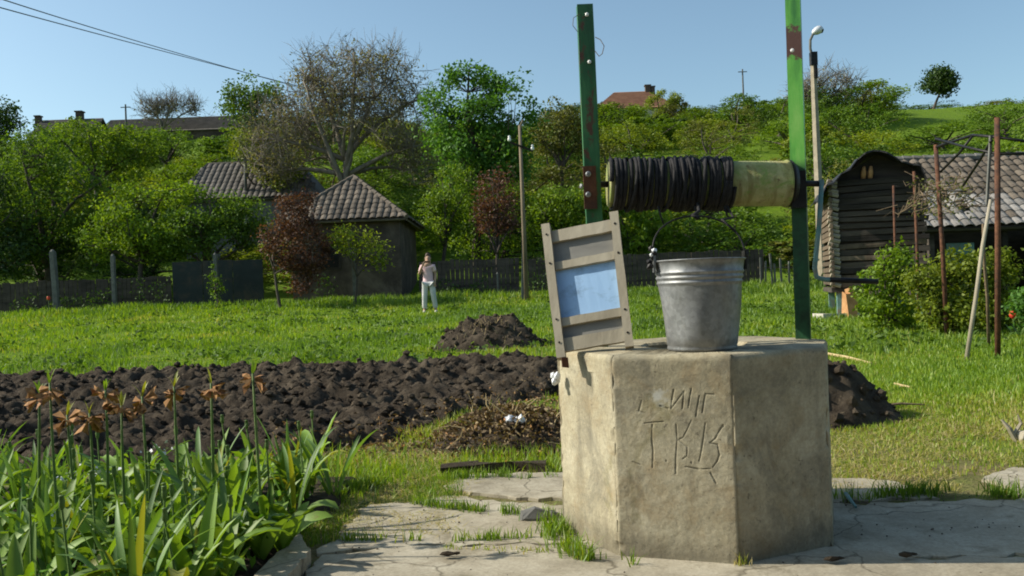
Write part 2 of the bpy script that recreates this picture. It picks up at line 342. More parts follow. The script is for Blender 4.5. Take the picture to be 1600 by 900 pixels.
# ------------------------------------------------------------------ concrete paving
def concmat(name, base, dark, light, stain, groove=False, dirt=True):
    m, t, out = _mat(name); p = geo(t)
    n = noise(t, 3.2, 7, .7, p); fine = noise(t, 60, 5, .75, p)
    col = ramp(t, [(.28, dark), (.5, base), (.74, light)], n)
    col = mixc(t, ramp(t, [(.48, (0, 0, 0)), (.72, (.85, .85, .85))], noise(t, 1.7, 6, .75, p, .6)), col, stain)
    col = mixc(t, ramp(t, [(.35, (.82, .82, .82)), (.65, (1.12, 1.12, 1.12))], fine), col, (1, 1, 1), 'MIX') if False else mixc(t, .55, col, mixc(t, 1.0, col, ramp(t, [(.3, (.6, .6, .6)), (.7, (1.3, 1.3, 1.3))], fine), 'MULTIPLY'))
    if groove:
        streak = noise(t, 9, 5, .6, scalev(t, p, (1, 1, .10)))
        col = mixc(t, ramp(t, [(.52, (0, 0, 0)), (.72, (.5, .5, .5))], streak), col, (.12, .105, .075))
        col = mixc(t, ramp(t, [(.60, (0, 0, 0)), (.72, (.8, .8, .8))], noise(t, 2.6, 5, .7, scalev(t, p, (1, 1, .7)), .5)), col, (.17, .15, .055))
        col = mixc(t, ramp(t, [(.50, (0, 0, 0)), (.66, (.45, .45, .45))], noise(t, 4.5, 6, .75, p, .8)), col, (.27, .19, .095))
        col = mixc(t, ramp(t, [(.52, (0, 0, 0)), (.64, (.5, .5, .5))], noise(t, 3.1, 7, .75, scalev(t, p, (1.3, 1.3, 1)), 1.0)), col, (.15, .14, .11))
        col = mixc(t, ramp(t, [(.62, (0, 0, 0)), (.70, (.8, .8, .8))], noise(t, 40, 4, .7, p)), col, (.14, .12, .085))
        col = mixc(t, attr(t, 'dirt'), col, (.055, .05, .038))
        col = mixc(t, attr(t, 'chalk'), col, (.50, .50, .46))
    else:
        nv = t.nodes.new('ShaderNodeTexNoise'); nv.inputs['Scale'].default_value = 3.5; nv.inputs['Detail'].default_value = 5; t.links.new(p, nv.inputs['Vector'])
        mxv = t.nodes.new('ShaderNodeMix'); mxv.data_type = 'VECTOR'; mxv.inputs[0].default_value = .22; t.links.new(p, mxv.inputs[4]); t.links.new(nv.outputs['Color'], mxv.inputs[5])
        vo = t.nodes.new('ShaderNodeTexVoronoi'); vo.feature = 'DISTANCE_TO_EDGE'; vo.inputs['Scale'].default_value = 1.5; t.links.new(mxv.outputs[1], vo.inputs['Vector'])
        col = mixc(t, ramp(t, [(.0, (.8, .8, .8)), (.010, (0, 0, 0))], vo.outputs['Distance']), col, (.09, .075, .05))
        col = mixc(t, ramp(t, [(.54, (0, 0, 0)), (.68, (.8, .8, .8))], noise(t, 5, 7, .75, p, .8)), col, (.17, .145, .095))
        col = mixc(t, ramp(t, [(.62, (0, 0, 0)), (.70, (.7, .7, .7))], noise(t, 45, 4, .7, p)), col, (.13, .11, .075))
    bsdf(t, out, col, .92, 0, fine, .5, .006, .2); return m
M['paving'] = concmat('old_concrete_paving', (.36, .32, .24), (.24, .21, .155), (.45, .41, .32), (.22, .185, .125))
M['well_concrete'] = concmat('well_concrete', (.385, .34, .235), (.22, .19, .13), (.49, .45, .335), (.215, .185, .115), True)
pav = empty('concrete_pavement', (0, 4.5, 0), kind='structure')
def slab(poly, top, th=.07, jag=.022):
    pts = []; top = top - .016 if top < .05 else top
    for i in range(len(poly)):
        a = np.array(poly[i]); b = np.array(poly[(i + 1) % len(poly)]); L = np.linalg.norm(b - a); k = max(1, int(L / .06))
        nrm = np.array([-(b - a)[1], (b - a)[0]]) / L
        for j in range(k):
            q = a + (b - a) * j / k + (nrm * random.gauss(0, jag) if j else 0); pts.append(q)
    n = len(pts); c = sum(pts) / n
    V = [(x, y, top + random.uniform(-.004, .004)) for x, y in pts]
    V += [(x + (x - c[0]) * .003, y + (y - c[1]) * .003, top - .014) for x, y in pts] + [(x, y, top - th) for x, y in pts]
    inner = [(c[0] + (x - c[0]) * .985, c[1] + (y - c[1]) * .985, top + .002) for x, y in pts]
    V += inner
    F = [tuple(range(3 * n, 4 * n))]
    for i in range(n):
        j = (i + 1) % n
        F += [(3 * n + i, i, j, 3 * n + j), (i, n + i, n + j, j), (n + i, 2 * n + i, 2 * n + j, n + j)]
    return put('slab', V, F, M['paving'], pav)
slab([(-.97, 1.0), (3.9, 1.0), (3.9, 3.66), (1.7, 3.74), (1.0, 4.2), (.2, 4.14), (-.55, 4.20), (-.95, 4.12)], .035)
slab([(-.98, 4.15), (-.5, 4.235), (.12, 4.18), (.50, 4.25), (.50, 4.80), (-.05, 5.02), (-.38, 5.22), (-.88, 5.08)], .030)
slab([(-.48, 5.50), (-.30, 5.28), (.05, 5.10), (.45, 4.98), (.9, 5.22), (1.0, 5.72), (.2, 5.78), (-.35, 5.80)], .034)
slab([(1.2, 3.80), (3.9, 3.70), (3.95, 4.62), (2.6, 4.68), (1.30, 4.74)], .028)
slab([(1.30, 5.30), (1.5, 4.78), (2.3, 4.74), (2.22, 5.20), (1.7, 5.42)], .032)
slab([(2.75, 4.73), (3.9, 4.67), (4.2, 5.30), (3.1, 5.42), (2.8, 5.2)], .034)
slab([(-1.16, 3.20), (-1.00, 3.18), (-.98, 4.02), (-1.10, 4.30)], .075, .13, .008)       # kerb of the flower bed

# flower-bed earth
gx = np.arange(-5.5, -1.0, .05); gy = np.arange(1.8, 6.3, .05); X, Y = np.meshgrid(gx, gy)
edge = np.clip((-1.08 - X - .10 * np.sin(Y * 2) * (Y > 4.4)) / .10, 0, 1) * np.clip((6.1 - Y) / .4, 0, 1)
Z = -.06 + edge * (.10 + .05 * fbm(X * 4, Y * 4, 4, 61))
o = put('flower_bed_earth', np.stack([X, Y, Z], -1).reshape(-1, 3), grid_faces(len(gy), len(gx)), M['soil']); tag(o, kind='structure')
# ------------------------------------------------------------------ the well
WX, WY, WR, WH, WP = .917, 4.44, .70, .930, -.358
well = empty('draw_well', (WX, WY, 0), 'octagonal concrete draw well with green steel posts and roped windlass drum', 'well')
def zp(x, y): return (960 + x / 4.5, 580 + y / 4.5)     # zoomed-view coordinates to photo pixels
def face_uv(px, py):
    xl = 950 + (py - 556) * .031; xr = 1143 + (py - 549) * .060
    s = (px - xl) / (xr - xl); top = 556 - 7 * s; bot = 877 + 4 * s
    return s, (bot - py) / (bot - top) * WH
_st = [[(205, 362), (270, 352), (345, 345)], [(262, 368), (258, 470), (268, 560), (264, 670)],
       [(437, 360), (446, 470), (436, 600), (438, 705)], [(548, 328), (515, 400), (490, 450), (452, 470)], [(452, 470), (520, 515), (518, 580), (490, 600)],
       [(648, 345), (635, 450), (622, 540), (608, 612)], [(772, 355), (740, 410), (718, 452), (682, 482)], [(682, 482), (735, 492), (752, 560), (735, 610), (705, 652)],
       [(510, 655), (600, 668), (690, 662)], [(690, 690), (730, 760)], [(110, 635), (172, 655)],
       [(182, 205), (162, 275), (212, 292)], [(320, 235), (380, 252)], [(418, 118), (405, 190), (400, 252), (450, 185), (492, 128), (482, 250)],
       [(545, 108), (532, 180), (525, 242)], [(602, 155), (590, 230), (580, 300)], [(645, 138), (635, 200), (625, 272)], [(645, 140), (705, 142)], [(365, 617), (368, 622)], [(550, 622), (553, 628)], [(770, 358), (775, 365)]]
strokes = []
SIDE = 2 * WR * math.sin(math.pi / 8)
for st in _st:
    q = [face_uv(*zp(*p)) for p in st]; strokes.append(np.array([(s * SIDE, z) for s, z in q]))
def seg_d(Px, Pz, a, b):
    ab = b - a; t = np.clip(((Px - a[0]) * ab[0] + (Pz - a[1]) * ab[1]) / (ab @ ab + 1e-9), 0, 1)
    return np.hypot(Px - a[0] - t * ab[0], Pz - a[1] - t * ab[1])
rows = np.concatenate([np.linspace(-.06, WH - .03, 330), WH - .03 + .03 * np.array([.35, .65, .85, 1.0])])
colV = []; dirt = []; chalk = []
ang = [WP - math.pi / 2 + math.radians(-22.5 + 45 * k) for k in range(8)]
for k in range(8):
    a0 = np.array([math.cos(ang[k]), math.sin(ang[k])]) * WR; a1 = np.array([math.cos(ang[(k + 1) % 8]), math.sin(ang[(k + 1) % 8])]) * WR
    nr = (a0 + a1); nr = nr / np.linalg.norm(nr)
    e_ = [0, .005, .012, .022, .036, .055]
    sl = [c / 190 for c in range(190)] if k == 0 else e_ + list(np.linspace(.09, .91, 16)) + [1 - q for q in e_[:0:-1]]
    for s in sl:
        base = a0 + (a1 - a0) * s
        d = min(s, 1 - s) * SIDE
        rnd_ = .007 * max(0, 1 - d / .014) ** 2
        z = rows
        cx = np.full_like(z, s * SIDE + k * 1.7)
        dep = (fbm(cx * 3, z * 3, 3, 70) - .44) * .012 + (fbm(cx * 30, z * 30, 2, 75) - .38) * .0028 + rnd_ * (1 + 1.4 * (fbm(cx * 9, z * 9, 2, 80) - .4))
        dep = dep + np.clip((vnoise(z * 16 + k * 31 + (40 if s > .5 else 0), z * 0, 88) - .62) * 3.2, 0, 1) * max(0, 1 - d / .034) * .016
        tp = np.clip((z - (WH - .022)) / .022, 0, 1); dep = dep + .012 * tp ** 2 * (1 + (fbm(cx * 8, z * 0, 2, 85) - .4) * 2)
        dd = np.zeros_like(z); ch = np.zeros_like(z)
        if k == 0:
            u = s * SIDE
            for sg in strokes:
                for a, b in zip(sg[:-1], sg[1:]):
                    if abs(u - (a[0] + b[0]) / 2) > .15: continue
                    ds = seg_d(u, z, a, b); wd = .0034 + .0009 * math.sin(a[0] * 300)
                    g = np.clip(1.25 - ds / wd, 0, 1) * np.clip(.35 + 1.1 * vnoise(cx * 60, z * 60, 93), 0, 1); dep = np.maximum(dep, dep + g * .0065) if False else dep + np.where(g > dd, g - dd, 0) * .0036; dd = np.maximum(dd, g)
            pu, pz = face_uv(*zp(300, 175)); e = np.hypot((u - pu * SIDE) / .045, (z - pz) / .040) + (fbm(cx * 40, z * 40, 3, 90) - .45) * 1.8
            ch = np.clip(1.0 - e, 0, .75)
            dd = dd * np.clip(1.5 * fbm(cx * 22, z * 22, 3, 92) - .05, 0, .9)
        if k == 7:   # the long crack down the sunlit face
            u = s; cr = np.clip(1.2 - np.abs(u - .62 - .02 * np.sin(z * 9)) * SIDE / .010, 0, 1) * (z > .36) * (z < .84); dep = dep + cr * .006; dd = np.maximum(dd, cr * .45)
        sp = np.clip((.10 + .10 * fbm(cx * 4, z * 0, 3, 95) - z) / .08, 0, 1) * .40; dd = np.maximum(dd, sp)
        rr = base[None, :] - nr[None, :] * dep[:, None]
        colV.append(np.stack([WX + rr[:, 0], WY + rr[:, 1], z], 1)); dirt.append(dd); chalk.append(ch)
NCc, NRr = len(colV), len(rows)
V = np.concatenate(colV); i = np.arange(NCc)
F = []
for c in range(NCc):
    c2 = (c + 1) % NCc; r = np.arange(NRr - 1)
    F.append(np.stack([c * NRr + r, c2 * NRr + r, c2 * NRr + r + 1, c * NRr + r + 1], 1))
wall = put('wall', V, np.concatenate(F), M['well_concrete'], well, v={'dirt': np.concatenate(dirt), 'chalk': np.concatenate(chalk)}, smooth=True)
# top slab with the octagonal shaft opening
ring0 = [tuple(colV[c][-1]) for c in range(NCc)]
mb = MB(); n = NCc; V = []; radii = [1.0, .80, .60, .42, .40, .40]; hh = [0, .006, .004, .002, -.01, -1.5]
for q, (f, dz) in enumerate(zip(radii, hh)):
    for (x, y, z) in ring0: V.append((WX + (x - WX) * f, WY + (y - WY) * f, z + dz + (random.uniform(-.0015, .0015) if 0 < q < 4 else 0)))
F = [(q * n + c, q * n + (c + 1) % n, (q + 1) * n + (c + 1) % n, (q + 1) * n + c) for q in range(len(radii) - 1) for c in range(n)]
put('top_slab', V, F, M['well_concrete'], well, v={'dirt': np.zeros(len(V)), 'chalk': np.zeros(len(V))}, smooth=False)
# green painted posts
def paintmat():
    m, t, out = _mat('chipped_green_paint'); v = geo(t)
    col = ramp(t, [(.28, (.010, .055, .022)), (.5, (.028, .125, .045)), (.72, (.07, .23, .08))], noise(t, 11, 7, .72, scalev(t, v, (1, 1, .16))))
    f = ramp(t, [(.55, (0, 0, 0)), (.61, (1, 1, 1))], noise(t, 13, 6, .75, scalev(t, v, (1, 1, .5)), .5))
    col = mixc(t, f, col, (.10, .045, .025)); bsdf(t, out, col, .45, 0, noise(t, 30, 5, .7, v), .25, .003, .5); return m
def paintmat2():
    m, t, out = _mat('faded_green_paint_with_rust'); v = geo(t)
    col = ramp(t, [(.28, (.035, .17, .035)), (.5, (.11, .36, .055)), (.74, (.24, .46, .11))], noise(t, 10, 7, .72, scalev(t, v, (1, 1, .16))))
    sx = t.nodes.new('ShaderNodeSeparateXYZ'); t.links.new(v, sx.inputs[0])
    z0 = P(1240, 92, 4.48).z; z1 = P(1238, 44, 4.48).z
    def band(lo, hi, soft):
        a = t.nodes.new('ShaderNodeMapRange'); a.inputs[1].default_value = lo - soft; a.inputs[2].default_value = lo + soft; t.links.new(sx.outputs['Z'], a.inputs[0])
        b = t.nodes.new('ShaderNodeMapRange'); b.inputs[1].default_value = hi - soft; b.inputs[2].default_value = hi + soft; b.inputs[3].default_value = 1; b.inputs[4].default_value = 0; t.links.new(sx.outputs['Z'], b.inputs[0])
        mm = t.nodes.new('ShaderNodeMath'); mm.operation = 'MULTIPLY'; t.links.new(a.outputs[0], mm.inputs[0]); t.links.new(b.outputs[0], mm.inputs[1]); return mm.outputs[0]
    nn = noise(t, 14, 5, .7, v)
    mm = t.nodes.new('ShaderNodeMath'); mm.operation = 'MULTIPLY_ADD'; mm.inputs[1].default_value = 1.0; t.links.new(band(z0, z1, .05), mm.inputs[0]); 
    sb = t.nodes.new('ShaderNodeMath'); sb.operation = 'MULTIPLY_ADD'; sb.inputs[1].default_value = 2.2; sb.inputs[2].default_value = -1.1; t.links.new(nn, sb.inputs[0]); t.links.new(sb.outputs[0], mm.inputs[2])
    col = mixc(t, ramp(t, [(.42, (0, 0, 0)), (.6, (1, 1, 1))], mm.outputs[0]), col, (.085, .04, .03))
    gz = P(1250, 258, 4.48).z
    col = mixc(t, band(.5, gz, .03), col, ramp(t, [(.35, (.010, .035, .016)), (.65, (.02, .10, .04))], nn))   # darker green below the bearing
    bsdf(t, out, col, .42, 0, noise(t, 30, 5, .7, v), .25, .003, .5); return m
M['green'] = paintmat(); M['green2'] = paintmat2()
def angle_post(name, base, top, w1, w2, rot, mat):
    """steel angle: front flange of width w1 along local x, second flange of depth w2 along local y at its end"""
    base = Vector(base); top = Vector(top); z = (top - base).normalized()
    x = rotz(rot) @ Vector((1, 0, 0)); x = (x - z * x.dot(z)).normalized(); y = z.cross(x); t = .008; L = (top - base).length
    side = 1 if w2 > 0 else -1; w2 = abs(w2)
    if side > 0: prof = [(-w1 / 2, 0), (w1 / 2, 0), (w1 / 2, w2), (w1 / 2 - t, w2), (w1 / 2 - t, t), (-w1 / 2, t)]
    else: prof = [(-w1 / 2, 0), (w1 / 2, 0), (w1 / 2, t), (-w1 / 2 + t, t), (-w1 / 2 + t, w2), (-w1 / 2, w2)]
    n = len(prof); V = []; ns = 14
    for i in range(ns + 1):
        for a, b in prof: V.append(base + z * L * i / ns + x * (a + random.uniform(-.0006, .0006)) + y * (b + random.uniform(-.0006, .0006)))
    F = [(i * n + k, i * n + (k + 1) % n, (i + 1) * n + (k + 1) % n, (i + 1) * n + k) for i in range(ns) for k in range(n)] + [tuple(range(n))[::-1], tuple(ns * n + k for k in range(n))]
    o = put(name, V, F, mat, well); return o, x, y, z
pL, xL, yL, zL = angle_post('post', P(938, 543, 4.46), P(914, 6, 4.46), .082, -.06, 0, M['green'])
pR, xR, yR, zR = angle_post('post', P(1255, 540, 4.47), P(1236, -70, 4.47), .074, .055, math.radians(-24), M['green2'])
def bolt(c, d, r=.011, mat='white_cer', parent=None):
    m = MB(); m.lathe([(r, 0), (r, .006), (r * .6, .010), (.001, .0105)], c, 8, d); return m.build('bolt', M[mat], parent)
for (px, py) in ((917, 23), (921, 97)): bolt(P(px, py, 4.455), Vector((0, -1, 0)), .010, 'white_cer', pL)
bolt(P(1238, 79, 4.43), Vector((-.4, -.9, 0)), .010, 'white_cer', pR)
mb = MB(); mb.box(P(922, 293, 4.445), (.066, .014, .22)); pl = mb.build('bearing_plate', M['rust'], well)
for (px, py) in ((919, 272), (919, 304)): bolt(P(px, py, 4.436), Vector((0, -1, 0)), .015, 'galv', pl)
bolt(P(909, 291, 4.447), Vector((-1, -.4, 0)), .013, 'galv', pl)
# wire loops on the left post
mb = MB(); mb.tube([P(930, 58, 4.44), P(938, 62, 4.43), P(944, 72, 4.42), P(941, 84, 4.42), P(936, 88, 4.43), P(930, 80, 4.44)], .0022, 5)
mb.tube([P(905, 22, 4.44), P(896, 28, 4.43), P(895, 40, 4.43), P(903, 50, 4.44)], .0018, 5); mb.build('wire_loop', M['twig'], well)
# windlass drum
A = P(950, 288, 4.48); B = P(1230, 287, 4.48); ax = (B - A).normalized(); L = (B - A).length
mb = MB(); prof = [(.02, .002), (.115, 0), (.120, .004), (.120, .010), (.117, .016)] + [(.117, .016 + (L - .034) * i / 12) for i in range(1, 13)] + [(.120, L - .016), (.124, L - .006), (.120, L), (.02, L)]
mb.lathe(prof, A, 40, ax); drum = mb.build('drum', M['drum'], well, smooth=False)
for p_ in drum.data.polygons: p_.use_smooth = True
ox = ax.cross(Vector((0, 0, 1))).normalized(); oz = ox.cross(ax)
def ringpt(s, an, r): return A + ax * s + (ox * math.cos(an) + oz * math.sin(an)) * r
mb = MB(); s_end = (1142 - 950) / 280 * L; pts = []; turns = 25; N = turns * 26
for i in range(N):
    t = i / N; s = .004 + t * (s_end - .012) + .004 * math.sin(t * 41)
    pts.append(ringpt(s, 2 * math.pi * turns * t, .1265 + .003 * math.sin(t * 23 + 1)))
mb.tube(pts, .0115, 6)
for c0, n_, amp in ((.145, 3, .012), (.34, 5, .014), (.43, 4, .012), (.56, 3, .011)):       # second, untidy layer
    pts = []; T = n_ * 26
    for i in range(T):
        t = i / T; pts.append(ringpt(c0 + (t - .5) * .035 * n_ + amp * math.sin(t * 9 * n_), 2 * math.pi * n_ * t + c0 * 9, .136 + .004 * math.sin(t * 17 + c0 * 30)))
    mb.tube(pts, .0095, 6)
for s0, tilt in ((.585, .022), (.605, .018)):                                                       # last slanted turns
    pts = [ringpt(s0 + tilt * math.sin(2 * math.pi * i / 30), 2 * math.pi * i / 30, .133) for i in range(31)]; mb.tube(pts, .011, 6)
mb.build('rope_coil', M['rope'], drum, smooth=True)
for px, dy in ((1028, 24), (1132, 10), (1085, 12)):
    p0 = P(px, 322, 4.36); mb = MB(); mb.tube([p0, p0 + Vector((.012, 0, -.05)), p0 + Vector((.03, 0, -.03 - dy * .0033))], [.006, .005, .003], 5); mb.build('frayed_end', M['rope'], drum, smooth=True)
mb = MB(); mb.tube([A - ax * .10, A + ax * .01], .016, 10); mb.build('axle', M['black_iron'], well, smooth=True); mb = MB(); mb.tube([B - ax * .01, P(1287, 287, 4.48)], .016, 10); mb.build('axle', M['black_iron'], well, smooth=True)
mb = MB(); mb.lathe([(.02, 0), (.118, .002), (.122, .010), (.105, .030), (.055, .034), (.045, .062), (.02, .064)], B + ax * .003, 28, ax); mb.box(P(1247, 296, 4.43), (.075, .03, .19)); mb.build('bearing_block', M['black_iron'], well)
# crank
c0 = P(1284, 286, 4.47); c1 = P(1273, 418, 4.40); c2 = P(1276, 433, 4.395); c3 = P(1290, 437, 4.39); c4 = P(1372, 440, 4.36)
cr = MB(); cr.tube([c0 + Vector((0, 0, .015)), (c0 + c1) / 2 + Vector((.004, 0, 0)), c1, c2, c3, c3 + (c4 - c3) * .1], .0125, 10)
crank = cr.build('crank', M['teal_paint'], well, smooth=True)
cr = MB(); cr.tube([c3 + (c4 - c3) * .08, c4], .0135, 10); cr.build('handle', M['black_iron'], crank, smooth=True)

# ------------------------------------------------------------------ wooden cover leaning against the post
BL, BR_, TL, TR = P(872, 559, 4.18), P(989, 543, 4.13), P(848, 357, 4.46), P(965, 338, 4.37)
zt = WH + .012
cov = empty('well_cover', (BL + BR_) / 2, 'weathered wooden well cover with pale blue panel propped against the left green post', 'well cover')
def cp(u, v, w_=0):
    a = BL + (BR_ - BL) * u; b = TL + (TR - TL) * u; p = a + (b - a) * v
    nx = (BR_ - BL).cross(TL - BL).normalized(); return p + nx * w_      # normal points to the camera side
def plank(name, u0, u1, v0, v1, w0, w1, mat, parent=cov, bend=0):
    n = 7; V = []
    for i in range(n):
        t = i / (n - 1)
        for (a, b) in ((0, w0), (1, w0), (1, w1), (0, w1)):
            if u1 - u0 > v1 - v0: u = u0 + (u1 - u0) * t; v = v0 + (v1 - v0) * a + (.02 * (u - .6) if name != 'stile' else 0)
            else: u = u0 + (u1 - u0) * a; v = v0 + (v1 - v0) * t
            V.append(cp(u + random.uniform(-.004, .004), v + random.uniform(-.0025, .0025), b + bend * math.sin(t * 3.14)))
    F = [(i * 4 + k, i * 4 + (k + 1) % 4, (i + 1) * 4 + (k + 1) % 4, (i + 1) * 4 + k) for i in range(n - 1) for k in range(4)] + [(0, 1, 2, 3)[::-1], tuple((n - 1) * 4 + k for k in range(4))]
    return put(name, V, F, mat, parent)
plank('stile', -.01, .105, -.015, 1.01, -.018, .036, M['wood_old']); plank('stile', .90, 1.01, 0, 1.03, -.018, .024, M['wood_old'])
for v0, v1 in ((.875, .965), (.655, .715), (.225, .285), (.04, .135)): plank('rail', .107, .898, v0, v1, -.005, .018, M['wood_old'])
plank('panel', .10, .91, .70, .90, -.018, -.002, M['grey_board']); plank('panel', .10, .91, .12, .24, -.018, -.002, M['grey_board'])
bp = plank('panel', .10, .91, .27, .67, -.020, -.004, M['blue_panel']); bp['label'] = 'pale blue painted middle panel'
for u_, v_ in ((.05, .92), (.05, .69), (.05, .26), (.05, .09), (.955, .93), (.955, .70), (.955, .27), (.955, .10)):
    mb = MB(); q = cp(u_, v_, .038 if u_ < .5 else .025); mb.lathe([(.006, 0), (.006, .002), (.001, .003)], q - Vector((0, 0, 0)), 6, Vector((0, -1, .2))); mb.build('nail', M['black_iron'], cov)
mb = MB(); hp = cp(.10, -.03, .03); mb.box(hp + Vector((0, 0, -.015)), (.03, .03, .05), None, .004); mb.build('hinge', M['rust'], cov)

# ------------------------------------------------------------------ bucket
bc = P(1098, 548, 4.03); bc.z = WH + .007
bucket = empty('bucket', bc, 'large galvanised steel bucket with wire bail standing on the well top', 'bucket')
hb = .418; r0, r1 = .160, .205
prof = [(.02, .012), (r0 - .008, .010), (r0 - .004, 0), (r0, 0), (r0 + .002, .012), (r0 - .001, .020)]
for t in np.linspace(.06, .70, 8): prof.append((r0 + (r1 - r0) * t, hb * t))
for t in (.745, .80, .855):
    for dt, dr in ((-.022, 0), (-.010, .004), (0, .0055), (.010, .004), (.022, 0)): prof.append((r0 + (r1 - r0) * (t + dt) + dr, hb * (t + dt)))
prof += [(r0 + (r1 - r0) * .93, hb * .93), (r1 - .002, hb * .975), (r1 + .004, hb * .985), (r1 + .007, hb * .993), (r1 + .004, hb), (r1 - .003, hb * .997), (r1 - .006, hb * .97), (r0 - .004, .03), (.02, .028)]
mb = MB(); mb.lathe(prof, bc, 56)
_v = np.array([tuple(q) for q in mb.V]); _d = _v - np.array(bc); _a = np.arctan2(_d[:, 1], _d[:, 0]); _r2 = np.hypot(_d[:, 0], _d[:, 1])
_k = (fbm(np.cos(_a) * 1.6 + 9, np.sin(_a) * 1.6 + _d[:, 2] * 5, 3, 44) - .44) * .026 * np.clip((_r2 - .1) / .05, 0, 1)
_v[:, 0] += np.cos(_a) * _k; _v[:, 1] += np.sin(_a) * _k; mb.V = [tuple(q) for q in _v]; body = mb.build('body', M['galv'], bucket, smooth=True)
mb = MB()
ears = []
for s in (-1, 1):
    e = bc + Vector((s * (r1 + .004), .02 * s, hb - .03)); ears.append(e + Vector((s * .010, 0, .045)))
    m2 = MB(); m2.box(e + Vector((s * .006, 0, .02)), (.008, .05, .085), None, .002); m2.lathe([(.016, -.01), (.020, 0), (.016, .01)], e + Vector((s * .010, 0, .045)), 10, Vector((s, 0, 0)), True, True); m2.build('ear', M['galv'] if s < 0 else M['black_iron'], bucket)
top = P(1096, 337, 4.12)
pts = []
for i in range(25):
    t = i / 24; an = math.pi * t; p = ears[0] * (.5 + .5 * math.cos(an)) + ears[1] * (.5 - .5 * math.cos(an)); hgt = (top.z - ears[0].z)
    pts.append(p + Vector((0, (top.y - bc.y) * math.sin(an), hgt * math.sin(an) ** .8)))
mb = MB(); mb.tube(pts, .0042, 6); mb.build('bail', M['black_iron'], bucket, smooth=True)
# rope end knotted to the bail, with a twist of chain at the left ear
mb = MB(); q = pts[12]; mb.tube([P(1090, 318, 4.37), P(1092, 330, 4.26), q + Vector((0, 0, .004)), q + Vector((.02, -.01, -.012)), q + Vector((-.01, .0, .006))], .009, 6)
mb.tube([P(1136, 322, 4.37), P(1146, 340, 4.28), pts[17] + Vector((0, 0, .01)), pts[20]], .006, 6)
mb.build('tether_rope', M['rope'], bucket, smooth=True)
mb = MB()
for i in range(5): mb.blob(ears[0] + Vector((random.uniform(-.02, .02), -.01 + random.uniform(-.015, .015), -.04 + i * .02)), .016)
mb.build('wire_knot', M['black_iron'], bucket); 
mb = MB(); mb.blob(ears[0] + Vector((.004, -.02, .030)), .016); mb.blob(ears[0] + Vector((-.01, -.02, .012)), .010); mb.build('knot_end', M['white_plastic'], bucket)
# scrap of white rag on the left edge of the well
rg = P(868, 592, 4.33); mb = MB()
for i in range(5): mb.blob(rg + Vector((random.uniform(-.012, .012), random.uniform(-.01, .01), random.uniform(-.02, .02))), .017, (1, 1, 1.3))
tag(mb.build('rag', M['white_plastic'], None, rg), 'small white rag caught on the sunlit edge of the well', 'rag')
# ------------------------------------------------------------------ foliage generators
def unit(n, rg):
    v = rg.normal(size=(n, 3)); return v / np.linalg.norm(v, axis=1, keepdims=True)
def leaf_quads(C, size, rg, out=None, up=.35, aspect=.6):
    """rhombic leaves at C; size scalar or array"""
    n = len(C); nm = unit(n, rg) + np.array([0, 0, up])
    if out is not None: nm += out * .5
    nm /= np.linalg.norm(nm, axis=1, keepdims=True)
    a = np.cross(nm, unit(n, rg)); a /= np.linalg.norm(a, axis=1, keepdims=True); b = np.cross(nm, a)
    s = (np.ones(n) * size) * rg.uniform(.6, 1.3, n)
    a = a * s[:, None] * .5; b = b * (s * aspect)[:, None] * .5; fold = nm * (s * .12)[:, None]
    V = np.stack([C - a, C + b + fold, C + a, C - b + fold], 1).reshape(-1, 3)
    return V, np.arange(n * 4).reshape(-1, 4)
def crown_clumps(lobes, n, rg, shell=.62, gap=.0, gs=1.0, seed=0):
    vol = np.array([l[1][0] * l[1][1] * l[1][2] for l in lobes]) ** .67; vol /= vol.sum(); pts = []; dirs = []
    while len(pts) < n:
        i = rg.choice(len(lobes), p=vol); c, r = lobes[i]; d = unit(1, rg)[0]; k = shell + (1 - shell) * rg.random() ** .7
        if rg.random() < .18: k *= rg.random() ** .5
        p = np.array(c) + d * np.array(r) * k
        ins = False
        for j, (c2, r2) in enumerate(lobes):
            if j != i and np.sum(((p - np.array(c2)) / (np.array(r2) * .7)) ** 2) < 1: ins = True
        if ins and rg.random() < .75: continue
        if gap and vnoise(p[0] * gs + p[1] * .7 * gs + 40, p[2] * gs, seed) < gap: continue
        pts.append(p); dirs.append(d)
    return np.array(pts), np.array(dirs)
def foliage(lobes, nclump, nleaf, size, spread, seed, shell=.62, gap=0, gs=1.0, up=.35, flat=.75):
    rg = np.random.default_rng(seed); C, D = crown_clumps(lobes, nclump, rg, shell, gap, gs, seed)
    tone = rg.normal(0, .13, nclump)
    k = rg.poisson(nleaf, nclump).clip(3); idx = np.repeat(np.arange(nclump), k); N = len(idx)
    sp = spread * rg.uniform(.6, 1.35, nclump)[idx]
    off = unit(N, rg) * (rg.random(N) ** .45 * sp)[:, None] * np.array([1, 1, flat])
    Pn = C[idx] + off; V, F = leaf_quads(Pn, size, rg, D[idx], up)
    v = np.repeat(np.clip(.5 + tone[idx] + rg.normal(0, .16, N), 0, 1), 4)
    return C, V, F, v
